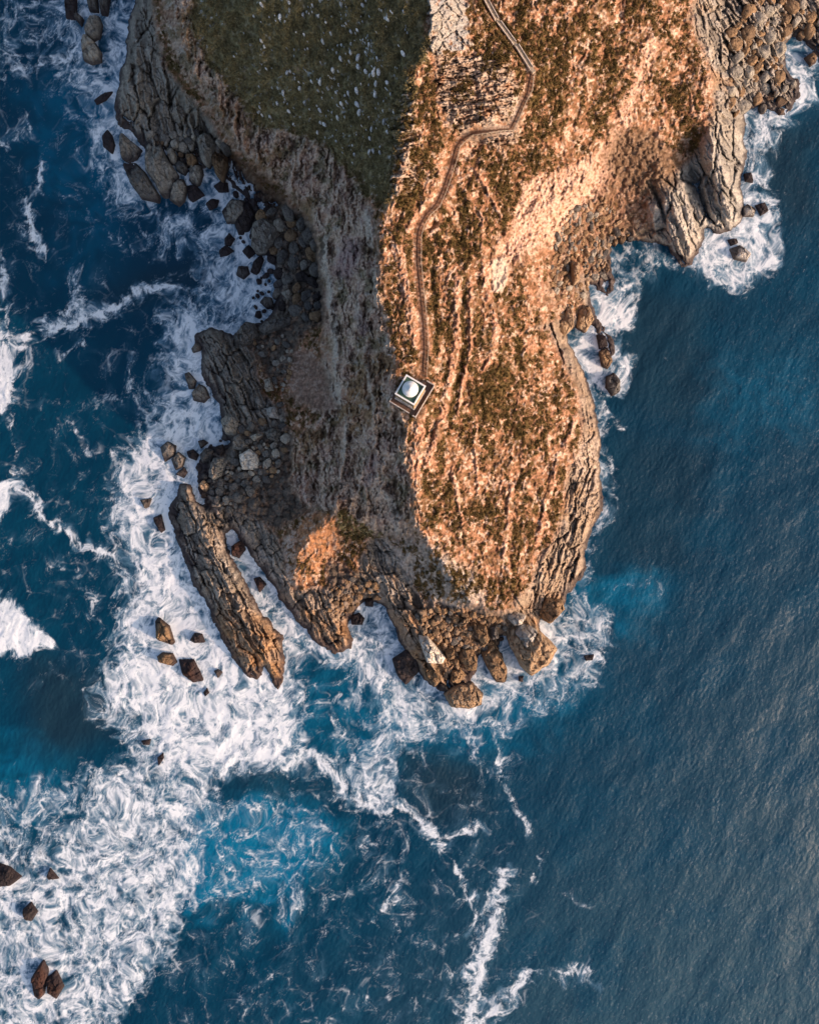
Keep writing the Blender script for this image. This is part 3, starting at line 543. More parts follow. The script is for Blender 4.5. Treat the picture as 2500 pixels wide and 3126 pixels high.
# ------------------------------------------------------------------ the boulders one can tell apart: outline in photo pixels, height
NWP, WB, ISL, SB, ER = 'boulders piled off the north-west point', 'boulders along the west beach', 'rocks standing out in the surf', 'blocks at the south tip', 'rocks along the east shore'
BIG = [
 ("large pale grey slab boulder with a diagonal crack, biggest of the north-west pile", NWP, 'grey', [(430,418),(450,404),(478,418),(497,464),(532,515),(525,552),(502,585),(483,585),(460,538),(432,501)], 5.5),
 ("pale grey wedge boulder beside the surf, left of the biggest slab", NWP, 'grey', [(353,408),(362,390),(386,413),(423,441),(409,469),(381,483),(360,469)], 4.5),
 ("long dark ridged boulder lying at the seaward edge of the north-west pile", NWP, 'slate', [(362,483),(404,483),(432,510),(460,557),(481,589),(478,608),(450,599),(423,594),(395,557),(376,520)], 4),
 ("grey boulder at the lowest end of the north-west pile, foam below it", NWP, 'grey', [(534,534),(553,534),(564,561),(557,603),(539,619),(509,599),(520,566)], 3.6),
 ("oval grey boulder with fine grooves, right of the crowd of small stones", NWP, 'grey', [(571,496),(608,492),(615,520),(604,552),(587,559),(571,538)], 3.5),
 ("rounded olive grey boulder set against the cliff above the narrow inlet", NWP, 'grey', [(594,404),(627,390),(652,413),(645,455),(622,487),(604,469)], 5.5),
 ("rusty-topped leaning boulder on the left side of the cave mouth", NWP, 'brown', [(645,432),(683,445),(687,487),(671,541),(650,515),(638,473)], 4.5),
 ("black wet boulder in the foam under the oval grey boulder", NWP, 'dark', [(567,561),(594,557),(622,589),(585,612),(571,599)], 1.6),
 ("small upright grey slab between the biggest slab and the oval boulder", NWP, 'grey', [(500,446),(520,440),(532,462),(530,490),(512,480)], 3.6),
 ("tilted grey block above the oval boulder in the north-west pile", NWP, 'slate', [(524,482),(550,478),(568,505),(556,522),(535,510)], 3.2),
 ("knobbly brown stone wedged under the cliff in the north-west pile", NWP, 'brown', [(560,462),(585,458),(596,478),(585,498),(566,490)], 3.4),
 ("smooth black boulder awash at the cave mouth", ISL, 'dark', [(648,561),(669,548),(692,552),(696,580),(664,580)], 1.8),
 ("black pyramid rock alone in the foam below the cave mouth", ISL, 'dark', [(625,617),(645,601),(666,603),(659,626),(636,636)], 1.8),
 ("broad olive boulder with a white foam rim near the cave mouth", WB, 'grey', [(671,636),(701,599),(743,603),(748,645),(720,673),(687,673)], 3),
 ("dark purple boulder tucked against the broad olive boulder", WB, 'dark', [(724,617),(757,608),(778,650),(757,696),(724,708),(713,677)], 2.6),
 ("large grey boulder with a dark wet foot at the top of the west beach", WB, 'grey', [(766,668),(799,654),(850,687),(831,724),(803,761),(775,761),(759,738)], 4.5),
 ("upper of two black rocks close together in the surf off the west beach", ISL, 'dark', [(683,724),(696,705),(715,724),(701,747),(683,742)], 1.6),
 ("lower of two black rocks close together in the surf off the west beach", ISL, 'dark', [(666,761),(687,742),(713,761),(692,775),(669,780)], 1.6),
 ("round dark stone at the foot of the large grey beach boulder", WB, 'dark', [(736,761),(757,742),(780,766),(757,785)], 1.8),
 ("flat-topped round boulder standing in foam off the west beach", ISL, 'slate', [(718,835),(725,807),(753,807),(760,830),(741,848)], 2),
 ("oblong dark boulder just landward of the flat-topped round one", WB, 'dark', [(762,825),(771,793),(794,770),(804,788),(790,825),(780,835)], 2),
 ("angular grey boulder on the outer edge midway along the west beach", WB, 'slate', [(790,918),(804,900),(827,904),(836,932),(813,939)], 2.4),
 ("square grey boulder inland of the angular one on the west beach", WB, 'grey', [(855,886),(883,879),(892,895),(878,913)], 2.2),
 ("big dark faceted boulder beside the head of the layered wedge", WB, 'slate', [(709,1016),(743,974),(771,978),(783,1016),(762,1043),(734,1053),(711,1034)], 4.5),
 ("long dark slab at the lower end of the west beach", WB, 'slate', [(785,997),(804,978),(836,969),(892,960),(896,978),(855,997),(804,1016)], 3),
 ("small grey stone at the seaward corner of the layered wedge", WB, 'grey', [(581,1062),(595,1043),(613,1048),(609,1067),(586,1074)], 1.6),
 ("pointed oval rock in the foam left of the layered wedge", ISL, 'grey', [(558,1136),(572,1132),(595,1159),(590,1183),(572,1185)], 2.4),
 ("heart-shaped brown grey rock in the foam below the pointed oval one", ISL, 'grey', [(581,1196),(604,1169),(623,1178),(637,1210),(618,1227),(586,1220)], 2.4),
 ("squarish grey boulder with crossing cracks at the foot of the wedge", WB, 'grey', [(667,1280),(688,1261),(716,1271),(727,1299),(711,1326),(683,1322)], 3.4),
 ("smooth grey boulder above the pale cracked block", WB, 'grey', [(709,1331),(725,1322),(753,1359),(734,1373),(706,1368)], 3.4),
 ("pale cracked block, lightest stone on the lower west beach", WB, 'pale', [(725,1387),(757,1368),(785,1391),(790,1433),(734,1431)], 3.4),
 ("egg-shaped olive boulder, biggest round stone of the lower west beach", WB, 'grey', [(630,1433),(646,1396),(678,1394),(685,1419),(669,1456),(646,1466),(630,1452)], 4.2),
 ("dark blunt boulder above left of the egg-shaped boulder", WB, 'slate', [(604,1387),(623,1364),(646,1373),(646,1401),(613,1412)], 3),
 ("blue-black boulder directly above the egg-shaped boulder", WB, 'dark', [(648,1364),(674,1354),(683,1377),(664,1396)], 2.6),
 ("black round rock at the water's edge left of the egg-shaped boulder", WB, 'dark', [(565,1377),(586,1370),(604,1387),(595,1405),(572,1396)], 2),
 ("dark slab at the top of the cluster above the egg-shaped boulder", WB, 'slate', [(600,1345),(618,1340),(632,1350),(609,1368)], 2.2),
 ("mottled rock in the surf, uppermost of three in a slanting row", ISL, 'grey', [(484,1364),(507,1345),(532,1359),(530,1387),(497,1410)], 2.4),
 ("blocky rock in the surf, middle of three in a slanting row", ISL, 'grey', [(518,1401),(539,1377),(562,1396),(553,1424),(530,1435)], 2.4),
 ("low flat rock in the surf, lowest of three in a slanting row", ISL, 'slate', [(532,1447),(558,1424),(569,1442),(558,1459)], 1.6),
 ("rusty orange boulder near the head of the long stone finger", WB, 'ochre', [(600,1480),(618,1463),(637,1484),(623,1507)], 2.6),
 ("pale yellowish block on the inland side of the layered wedge", WB, 'pale', [(799,1243),(836,1238),(852,1275),(818,1271)], 3),
 ("pale grey upright block above the yellowish block by the wedge", WB, 'grey', [(804,1155),(822,1150),(832,1187),(808,1192)], 3),
 ("dark triangular boulder at the inland end of the lower west beach", WB, 'slate', [(806,1317),(832,1303),(857,1322),(841,1345),(813,1336)], 2.6),
 ("long narrow grey stone beside the dark triangular boulder", WB, 'grey', [(760,1331),(790,1317),(799,1326),(771,1345)], 2.2),
 ("small triangular rock alone in thick foam left of the long finger", ISL, 'grey', [(423,1525),(460,1521),(451,1548),(439,1553)], 1.6),
 ("dark tapering rock in foam beside the head of the long finger", ISL, 'dark', [(463,1581),(488,1569),(500,1618),(488,1627),(470,1600)], 1.8),
 ("tall rusty brown sea rock, topmost of the group in the southwest surf", ISL, 'brown', [(463,1901),(472,1887),(507,1915),(525,1966),(516,1975),(470,1957)], 4),
 ("oval rusty rock below the tall one in the southwest surf", ISL, 'brown', [(474,2008),(488,1996),(521,1999),(535,2026),(521,2038),(479,2024)], 3),
 ("wide dark red rock washed by foam in the southwest surf group", ISL, 'red', [(539,2017),(586,2017),(604,2050),(618,2082),(586,2087),(553,2063)], 2.4),
 ("dark conical rock with foam running down it, beside the long finger", ISL, 'dark', [(576,1957),(590,1934),(613,1938),(623,1964),(590,1966)], 2),
 ("small grey rock nearly drowned by foam near the finger tip", ISL, 'slate', [(651,2050),(664,2045),(678,2054),(664,2073)], 1.2),
 ("tiny dark rock at the lower right of the southwest surf group", ISL, 'dark', [(618,2117),(630,2102),(637,2118),(624,2129)], 1.2),
 ("dark red boulder lodged between the two stone fingers", SB, 'red', [(702,1669),(734,1646),(746,1678),(725,1706),(704,1697)], 3),
 ("diamond-shaped dark red rock in the channel between the fingers", ISL, 'red', [(771,1767),(790,1762),(811,1785),(790,1811)], 2),
 ("square purple-black block at the mouth of the small south cove", SB, 'dark', [(1068,1883),(1096,1873),(1112,1892),(1105,1910),(1073,1910)], 2.2),
 ("small black cube-like rock inside the small south cove", SB, 'dark', [(1112,1827),(1140,1827),(1138,1855),(1115,1852)], 2),
 ("broad black slab awash beside the third stone finger", SB, 'dark', [(1197,2017),(1239,1989),(1276,2003),(1283,2050),(1239,2096),(1211,2064)], 2.2),
 ("large brown block at the very southern end of the headland", SB, 'ochre', [(1355,2128),(1397,2096),(1443,2091),(1478,2128),(1471,2161),(1434,2173),(1378,2166)], 5),
 ("grey brown block with a dark foot in the middle of the south tip", SB, 'brown', [(1402,1985),(1443,1980),(1460,2017),(1457,2054),(1425,2054),(1402,2012)], 4.4),
 ("long grey banded block pointing seaward, left of the largest block", SB, 'brown', [(1471,1999),(1508,1957),(1532,2003),(1552,2050),(1550,2091),(1518,2091),(1490,2045)], 4.4),
 ("slanting brown slab leading up from the long banded block", SB, 'brown', [(1443,1901),(1485,1910),(1497,1957),(1480,1985),(1457,1947)], 4),
 ("narrow grey slab beside the slanting brown slab", SB, 'slate', [(1494,1915),(1518,1906),(1525,1952),(1504,1957)], 3),
 ("largest block of the south tip, a huge tilted brown slab", SB, 'ochre', [(1548,1915),(1610,1887),(1652,1929),(1710,1989),(1680,2040),(1629,2075),(1601,2050),(1564,1980)], 6.5),
 ("whitish cracked block lying on the huge tilted slab", SB, 'pale', [(1573,1938),(1601,1901),(1648,1929),(1648,1957),(1610,1989)], 8.6),
 ("pale grey slabby block above the huge tilted slab", SB, 'pale', [(1545,1885),(1565,1862),(1612,1885),(1598,1912),(1575,1915)], 6),
 ("square block with a grey-green top, right of the south tip", SB, 'brown', [(1652,1864),(1671,1827),(1722,1836),(1731,1864),(1685,1910),(1657,1892)], 5),
 ("white-topped layered block on the third stone finger", SB, 'pale', [(1276,1947),(1304,1947),(1364,2017),(1350,2036),(1304,2031)], 6.5),
 ("brown split block below the white-topped block", SB, 'brown', [(1290,2045),(1341,2045),(1350,2082),(1327,2105),(1300,2073)], 4.6),
 ("small brown block right of the white-topped block", SB, 'brown', [(1360,1994),(1388,1985),(1388,2017),(1369,2019)], 4),
 ("smooth slanting tan block under the southern cliff", SB, 'ochre', [(1397,1910),(1434,1882),(1436,1901),(1406,1920)], 4),
 ("dark rough block just above the southernmost block", SB, 'brown', [(1378,2050),(1406,2045),(1425,2068),(1402,2096),(1378,2087)], 4),
 ("small round dark rock in foam below the huge tilted slab", ISL, 'dark', [(1583,2068),(1599,2066),(1597,2084),(1585,2082)], 1),
 ("low dark reef top ringed by a swirl, east of the south tip", ISL, 'dark', [(1782,2003),(1815,1999),(1810,2017),(1790,2019)], .8),
 ("pale rounded rock off the north-east point beside a dark one", ER, 'pale', [(2271,626),(2289,615),(2315,631),(2308,654),(2275,654)], 2.4),
 ("dark weedy rock beside the pale rounded one off the point", ER, 'dark', [(2308,622),(2340,612),(2350,640),(2326,654)], 1.4),
 ("pale squarish rock in the foam below the north-east point", ER, 'pale', [(2234,752),(2266,742),(2299,770),(2285,793),(2248,784)], 2.4),
 ("thin dark rock just above the pale squarish one in the foam", ER, 'dark', [(2224,728),(2252,724),(2257,738),(2234,747)], 1.2),
 ("dark green rock in the surf against the north-east point's cliff", ER, 'dark', [(2275,524),(2299,520),(2303,552),(2280,548)], 1.6),
 ("brown rock in the surf at the far north-east edge of the view", ER, 'brown', [(2461,167),(2493,148),(2498,181),(2480,195)], 2),
 ("dark oval rock standing alone in the water off the east shore", ER, 'slate', [(1856,1145),(1880,1132),(1898,1155),(1898,1192),(1875,1206),(1854,1178)], 3.2),
 ("upright brown block standing out of the scree on the east shore", ER, 'ochre', [(1747,793),(1773,788),(1777,844),(1759,858),(1750,835)], 4.5),
 ("big flat brown slab at the lower end of the east scree", ER, 'ochre', [(1703,951),(1750,923),(1759,988),(1736,1011),(1708,997)], 4.2),
 ("broad brown rock on the shore right of the big flat slab", ER, 'ochre', [(1768,941),(1805,927),(1819,969),(1796,1006),(1768,988)], 4),
 ("outer rock of the dark reef jutting from the east shore", ER, 'brown', [(1833,1067),(1861,1053),(1875,1099),(1861,1122),(1842,1113)], 3.2),
 ("inner dark rock of the reef jutting from the east shore", ER, 'dark', [(1824,1016),(1852,1020),(1861,1053),(1833,1062)], 2.4),
 ("teardrop black rock near the left edge in the lower surf", ISL, 'dark', [(63,2785),(86,2762),(107,2794),(88,2822),(65,2813)], 2.4),
 ("small black fin of rock above the teardrop rock in the lower surf", ISL, 'dark', [(139,2678),(148,2655),(176,2690),(144,2690)], 1.6),
 ("left half of the forked brown rock in the lower left surf", ISL, 'red', [(86,2999),(121,2943),(139,2975),(125,3050),(107,3068),(93,3054)], 3),
 ("right half of the forked brown rock in the lower left surf", ISL, 'red', [(130,3003),(162,2975),(186,3026),(162,3066),(139,3040)], 3),
 ("dark rock cut by the left edge of the picture in the lower surf", ISL, 'dark', [(-20,2640),(25,2655),(60,2685),(25,2711),(-20,2715)], 2),
 ("small dark crest of rock showing through the central surf", ISL, 'dark', [(428,2264),(459,2259),(454,2277),(436,2276)], .9),
 ("narrow dark rock below the small crest in the central surf", ISL, 'dark', [(478,2316),(496,2300),(498,2318),(482,2342)], 1),
 ("upper pale rounded rock of the islet at the top left", ISL, 'grey', [(249,65),(270,35),(293,32),(302,60),(295,97),(270,107),(251,88)], 4),
 ("lower cracked rock of the islet at the top left", ISL, 'grey', [(237,107),(251,88),(279,111),(300,144),(300,172),(270,181),(244,167)], 3.6),
 ("small dark grey rock on the left flank of the top left islet", ISL, 'slate', [(216,37),(228,26),(249,46),(242,70)], 2.4),
 ("grey brown rock at the very top of the islet, left of its gap", ISL, 'slate', [(256,-30),(290,-30),(293,22),(265,20)], 3),
 ("reddish grey rock at the very top of the islet, right of its gap", ISL, 'slate', [(295,-30),(330,-30),(322,34),(300,30)], 3),
 ("dark rock on the left at the very top of the islet", ISL, 'dark', [(188,-30),(228,-20),(228,48),(195,45)], 2.4),
 ("dark rock with foam curling round it left of the north-west pile", ISL, 'dark', [(307,408),(323,387),(339,408),(348,436),(339,464),(311,441)], 1.6),
 ("low black wave-washed ledge off the north-west cliff", ISL, 'dark', [(284,302),(316,278),(344,274),(321,302),(293,315)], 1),
]
# ------------------------------------------------------------------ sea
WU = axis(-28000, -10, 2510, 30000, 2.5); WV = axis(-28000, -10, 3136, 32000, 2.5)
QX, QY = np.meshgrid(WU, WV)
gw = Grid(-600, -900, 3200, 3800, 10)
F = 2500 / 1724.
def fp(l): return [(x * F, y * F) for x, y in l]
D = np.zeros(gw.X.shape); DS = D.copy()
def area(l, dens, soft=26):
    global D
    global DS
    s = gw.sd(fp(l)); D = np.maximum(D, dens * ss(-soft, soft * .8, s))
    if dens > .94: DS = np.maximum(DS, ss(-14, 16, s))
def stroke(l, wd, dens, scale=F):
    global D
    global DS
    d = seg_d(gw.X, gw.Y, fp(l)); D = np.maximum(D, dens * .8 * ss(wd * F * 1.6, wd * F * .2, d)); DS = np.maximum(DS, dens * ss(wd * F * 1.25, 0, d))
def cut(l, amt, soft=30):
    global D
    s = gw.sd(fp(l)); D = D * (1 - amt * ss(-soft, soft, s))
area([(90,-500),(285,-500),(270,60),(255,150),(240,250),(250,330),(300,440),(340,440),(420,440),(440,340),(480,430),(560,540),(600,600),(560,680),(400,660),(350,650),(400,600),(420,540),(330,520),(290,460),(230,430),(180,330),(160,250),(120,150)], .56, 50)
area([(-400,-500),(200,-500),(190,60),(150,130),(60,120),(-200,160)], .40, 60)
area([(470,400),(560,540),(600,620),(560,680),(500,690),(470,620),(450,540),(490,520)], .84, 26)
area([(390,650),(450,650),(420,720),(440,790),(460,870),(470,930),(430,1000),(380,1060),(400,1180),(450,1260),(540,1420),(590,1440),(640,1450),(655,1540),(610,1620),(470,1620),(330,1640),(300,1590),(280,1510),(200,1470),(250,1380),(280,1280),(270,1150),(260,1060),(250,970),(310,900),(370,800),(350,720),(345,670)], .90, 40)
area([(330,640),(340,760),(300,880),(220,960),(225,1060),(230,1180),(225,1300),(230,1400),(175,1470),(230,1540),(290,1620),(400,1640),(400,700)], .52, 40)
area([(270,1600),(470,1640),(430,1780),(440,1840),(390,1900),(370,2000),(290,2100),(220,2200),(-200,2600),(-200,1840),(60,1850),(140,1770),(200,1700)], .72, 44)
area([(-200,1660),(60,1650),(150,1620),(300,1600),(300,1780),(60,1850),(-200,1860)], .50, 44)
area([(-200,1240),(20,1262),(50,1290),(70,1320),(132,1350),(70,1382),(20,1372),(-200,1390)], 1.0, 9)
area([(-200,1010),(15,1015),(30,1045),(20,1075),(-200,1100)], .97, 12)
area([(-200,690),(15,700),(32,760),(34,830),(15,875),(-200,890)], .95, 14)
stroke([(5,540),(8,640),(25,720),(60,770)], 12, .70)
stroke([(25,870),(30,930),(20,1000)], 6, .55)
stroke([(30,1030),(60,1040),(90,1090),(130,1120),(170,1150),(240,1170)], 13, .84)
stroke([(45,740),(75,700),(160,685),(230,652),(290,610),(362,598)], 17, .86)
stroke([(165,575),(170,640),(80,690)], 22, .55)
stroke([(92,320),(80,400),(62,440)], 8, .75); stroke([(62,430),(55,480),(72,520),(95,522)], 15, .94)
stroke([(0,300),(30,290),(50,270)], 10, .65); stroke([(0,165),(60,130),(160,120)], 22, .60)
stroke([(10,230),(60,270),(80,300)], 8, .45); stroke([(100,380),(250,500),(330,560)], 18, .30)
stroke([(120,760),(180,730)], 10, .6); stroke([(150,870),(190,960),(170,1010)], 8, .45); stroke([(270,760),(290,830)], 18, .45)
stroke([(200,850),(330,800)], 30, .36); stroke([(120,1180),(200,1260),(180,1310)], 12, .45)
area([(560,1240),(620,1300),(650,1360),(640,1440),(600,1440)], .55, 20)
area([(640,1450),(720,1400),(745,1300),(800,1260),(850,1350),(880,1440),(950,1490),(1010,1500),(1040,1420),(1130,1290),(1200,1240),(1290,1300),(1250,1440),(1150,1500),(1060,1560),(960,1550),(870,1590),(840,1690),(780,1725),(720,1650),(680,1560)], .52, 40)
area([(760,1280),(800,1270),(840,1360),(870,1440),(940,1490),(900,1540),(850,1590),(820,1500),(740,1400),(745,1330)], .74, 30)
area([(1010,1380),(1060,1320),(1090,1420),(1180,1400),(1170,1300),(1230,1300),(1200,1420),(1100,1480),(1020,1500)], .64, 26)
area([(730,1600),(840,1600),(850,1690),(790,1720),(740,1660)], .74, 20)
cut([(600,1300),(660,1360),(720,1400),(800,1560),(720,1560),(650,1440),(600,1400)], .35)
cut([(620,1440),(680,1440),(760,1580),(740,1640),(660,1570),(620,1560)], .3)
stroke([(600,1620),(640,1578),(690,1610),(750,1680),(790,1712),(850,1712),(905,1742)], 13, .88)
stroke([(905,1742),(930,1780),(960,1830),(985,1900)], 9, .76); stroke([(985,1890),(1000,1960),(990,2040),(960,2130)], 16, .55)
stroke([(1060,1830),(1050,1900),(1036,1960),(1010,2040),(1000,2100),(960,2200),(940,2400)], 20, .86)
stroke([(1120,2050),(1060,2110),(1000,2170)], 24, .74); stroke([(930,1765),(1015,1742)], 10, .76)
stroke([(1025,1630),(1070,1655),(1095,1710),(1110,1750)], 10, .66); stroke([(1020,1520),(1045,1570),(1050,1620)], 11, .62)
stroke([(1145,1780),(1115,1850)], 9, .55); stroke([(1170,2060),(1230,2040),(1270,2070)], 18, .55); stroke([(780,1950),(840,1900),(830,1860)], 8, .58)
stroke([(650,1830),(700,1900),(790,1850)], 20, .30); stroke([(470,1880),(560,1950),(640,1900)], 14, .42); stroke([(1170,1880),(1240,1920)], 8, .4)
stroke([(970,1560),(1000,1560),(1010,1580),(985,1600)], 7, .6)
area([(420,1690),(640,1650),(700,1800),(640,1920),(410,1920)], .36, 70)
area([(640,1600),(800,1700),(900,1800),(840,1900),(650,1860)], .24, 70)
area([(1200,700),(1240,620),(1320,590),(1335,680),(1290,720),(1330,770),(1280,810),(1240,790)], .84, 18)
area([(1450,560),(1480,500),(1560,440),(1630,450),(1635,540),(1550,610)], .86, 16)
area([(1560,330),(1620,330),(1625,460),(1560,440)], .62, 20)
area([(1560,240),(1640,215),(1690,225),(1640,300),(1570,330)], .74, 18)
area([(1640,60),(1690,60),(1720,200),(1680,250),(1650,160)], .72, 18)
area([(1290,540),(1360,520),(1400,560),(1300,620)], .5, 20)
stroke([(1250,800),(1280,880),(1310,905)], 8, .55); stroke([(1290,960),(1290,1060)], 9, .5)
stroke([(1240,1250),(1330,1240),(1400,1235)], 14, .28); stroke([(1200,1460),(1250,1440)], 12, .55)
sdw = np.where((gw.Y < 2230), gc.samp(SDC, gw.X.astype(float), np.clip(gw.Y, -2600, 2230).astype(float)), -500)
west = ss(1300, 1100, gw.X)
D = np.maximum(D, (.52 + .34 * west) * ss(-50 - 34 * west, -2, sdw))
D = np.maximum(blur(D, 2) * .94, blur(D, 14)) * .99
for b_ in BIG:                                          # wash round every rock that stands in the sea
    cx_ = sum(p[0] for p in b_[3]) / len(b_[3]); cy_ = sum(p[1] for p in b_[3]) / len(b_[3]); rr_ = .25 * (max(p[0] for p in b_[3]) - min(p[0] for p in b_[3]) + max(p[1] for p in b_[3]) - min(p[1] for p in b_[3]))
    D = np.maximum(D, .80 * ss(rr_ + 34, rr_ - 2, np.hypot(gw.X - cx_, gw.Y - cy_)))
amb = .15 * ss(1000, 500, gw.X) * ss(2300, 2000, gw.Y) + .19 * ss(1900, 1400, gw.X) * ss(2100, 2250, gw.Y) * ss(300, 600, gw.X)
D = np.maximum(D, amb)
T = np.zeros(gw.X.shape); Kp = T.copy()
def blob(A, l, v, soft): return np.maximum(A, v * ss(-soft, soft, gw.sd(fp(l))))
T = blob(T, [(400,1700),(640,1680),(700,1800),(620,1900),(450,1930),(380,1850)], 1.15, 60)
T = blob(T, [(590,1480),(760,1480),(800,1600),(620,1600)], .35, 60); T = blob(T, [(600,1250),(680,1400),(900,1500),(1250,1400),(1250,1500),(1000,1620),(700,1600)], .45, 60)
T = blob(T, [(1480,760),(1724,760),(1724,900),(1500,920)], .25, 90); T = blob(T, [(1230,1210),(1400,1220),(1400,1290),(1250,1310)], .55, 30)
T = blob(T, [(100,180),(260,160),(250,560),(160,560),(20,200)], .35, 80); T = blob(T, [(-200,1560),(150,1560),(150,1720),(-200,1720)], .4, 60)
Kp = blob(Kp, [(60,1380),(230,1420),(240,1560),(60,1600)], .8, 60); Kp = blob(Kp, [(850,1590),(1010,1590),(1020,1720),(880,1720)], .75, 40)
Kp = blob(Kp, [(290,540),(420,540),(420,600),(330,640),(200,640)], .6, 50); Kp = blob(Kp, [(1300,600),(1500,640),(1480,900),(1300,860)], .6, 50)
Kp = blob(Kp, [(1560,280),(1724,260),(1724,480),(1640,480)], .7, 40); Kp = blob(Kp, [(520,1580),(700,1650),(600,1700),(480,1660)], .5, 50)
Kp = blob(Kp, [(1290,900),(1500,950),(1450,1200),(1280,1200)], .5, 60)
T = blur(T, 30); Kp = blur(Kp, 20)
def sea(px, py):
    r = np.maximum(np.abs(px - 1250) - 1250, np.abs(py - 1563) - 1563); far = ss(200, 1500, r)
    # layered warping pulls the foam out into threads
    a1 = fbm(px / 190, py / 190, 3, 401); a2 = fbm(px / 190, py / 190, 3, 411)
    x1 = px + 55 * a1; y1 = py + 55 * a2
    b1 = fbm(x1 / 55, y1 / 55, 3, 421); b2 = fbm(x1 / 55, y1 / 55, 3, 431)
    x2 = x1 + 20 * b1; y2 = y1 + 20 * b2
    c1 = fbm(x2 / 18, y2 / 18, 2, 441); c2 = fbm(x2 / 18, y2 / 18, 2, 451)
    x3 = x2 + 6 * c1; y3 = y2 + 6 * c2
    d = gw.samp(D, px + 34 * b1 + 40 * a1 + 8 * c1, py + 34 * b2 + 40 * a2 + 8 * c2) * (1 - far)
    t = gw.samp(T, px + 110 * a1 + 50 * b1, py + 110 * a2 + 50 * b2) * (.65 + .7 * ss(-.3, .3, b1)) * (1 - far); k = gw.samp(Kp, px + 60 * a1, py + 60 * a2) * (1 - far)
    e46 = vor(x2 / 52, y2 / 58, 471)[1]; e20 = vor(x3 / 17, y3 / 20, 472)[1]; e9 = vor(x3 / 8.2, y3 / 9.6, 473)[1]
    fr = fbm(px / 70 + a1, py / 70 + a2, 4, 491); fil = rdg(x3 / 12, y3 / 20, 3, 481, .75); lace = rdg(x3 / 42, y3 / 55, 4, 461, .7)
    dl = np.clip(d * .97 + .30 * fr + .75 * (lace - .60) * ss(.03, .35, d), 0, 1) * ss(.02, .13, d)
    sc = ss(-.12, .12, fbm(px / 150, py / 150, 2, 551))                     # patches of coarse and of fine lace
    f46 = vor(x1 / 88 + 3, y1 / 80, 474)[1]; f20 = vor(x2 / 36, y2 / 40, 475)[1]
    e46 = e46 * sc + f46 * (1 - sc); e20 = e20 * sc + f20 * (1 - sc)
    dd = dl ** 1.6
    n1 = ss(.035 + .42 * dd, 0, e46); n2 = ss(.035 + .46 * dd, 0, e20); n3 = ss(.03 + .55 * dd, 0, e9)
    mot = fbm(x2 / 34, y2 / 44, 4, 541, .6)
    brk = ss(-.22, .22, fbm(x1 / 40, y1 / 40, 3, 561) + .9 * (dl - .35))      # the net is torn open in places
    net = 1 - (1 - .80 * n1 * (.35 + .65 * brk)) * (1 - .75 * n2 * brk) * (1 - .6 * n3 * brk)
    f = net * ss(.05, .42, dl) * (.55 + .6 * ss(.35, .85, fil))
    f = f * (.60 + .40 * ss(-.25, .25, mot)) + ss(.52, 1.0, dl) * (.34 + .42 * fil) * (.68 + .42 * ss(-.3, .3, mot))
    f = f + .8 * ss(.80, .98, dl) * ss(-.05, .35, mot + .4 * fr)             # breaking crests, solid white
    f = np.clip(f, 0, 1) ** 1.15
    ds = gw.samp(DS, px + 14 * b1 + 22 * a1 + 5 * c1, py + 14 * b2 + 22 * a2 + 5 * c2) * (1 - far)
    f = np.maximum(f, ss(.42, .78, ds * .93 + .75 * (lace - .6) + .45 * (fil - .6) + .35 * mot + .3 * fr) * (.62 + .4 * fil))
    # a veil of bubbles below the foam
    veil = ss(.12, .85, dl) * .74
    # waves
    ca, sa = math.cos(.45), math.sin(.45)
    u = (px * ca + py * sa); v = (-px * sa + py * ca)
    wv = .55 * fbm(u / 90 + .3 * a1, v / 170, 3, 501) + (.04 + .10 * ss(-.3, .3, a2)) * rdg(u / 16 + .9 * b1, v / 36, 3, 511, .6) + .11 * fbm(u / 8 + .5 * c1, v / 15, 2, 521) + .5 * fbm((px + 2 * py) / 260, (2 * px - py) / 500, 2, 525)
    wv = wv * (1 - .55 * dl) + .40 * ss(.4, 1, d) * fbm(x2 / 46, y2 / 46, 2, 531)
    wv = wv * np.where(r > 0, ss(3000, 0, r), 1)
    z = wv * .75 - .25
    chop = rdg(u / 16 + .5 * b1, v / 38, 3, 511, .6)
    fine = rdg(u / 11, v / 30, 3, 515, .6)
    f = np.maximum(f, .17 * ss(.70, .95, fine) * ss(.55, .85, chop) * ss(1700, 2700, px + .35 * (py - 1500)) * (1 - far))      # glints on the chop, painted as faint pale flecks in the foam mask
    return z, f, veil, t, k, chop, a1, d
SZ, FO, VE, TT, KK, CH, A1, DD = sea(QX, QY)
deep = np.array([.0006, .033, .072])
wc = np.zeros(QX.shape + (3,)) + deep
wc = mixc(wc, [.005, .038, .076], ss(1500, 2500, QX) * .8)
wc = mixc(wc, [.022, .068, .105], ss(3600, 5400, QX + QY) * .9)  # silvery sky sheen at the lower right, painted into the water colour
wc = mixc(wc, [.001, .046, .094], ss(-.1, .4, A1) * .5)
wc = mixc(wc, [.002, .150, .29], np.clip(TT, 0, 1) * .8)
wc = mixc(wc, [.010, .026, .042], KK * .85)
wc = mixc(wc, [.12, .245, .37], VE)
KW = S_PX * (1 - SZ / HC)
water = grid_mesh('water', (QX - 1250) * KW, -(QY - 1563) * KW, SZ, {'Col': wc, 'foam': FO})
m, nt_, b = newmat('sea_water')
at = node(nt_, 'ShaderNodeAttribute', attribute_name='Col'); fo = node(nt_, 'ShaderNodeAttribute', attribute_name='foam')
geo = node(nt_, 'ShaderNodeNewGeometry')
nf = ntex(nt_, 1.3, 6, .7, geo.outputs['Position'], 1.2)
ff = mth(nt_, 'ADD', fo.outputs['Fac'], mth(nt_, 'MULTIPLY', mth(nt_, 'SUBTRACT', nf, .5), mth(nt_, 'MULTIPLY', fo.outputs['Fac'], .7)), True)
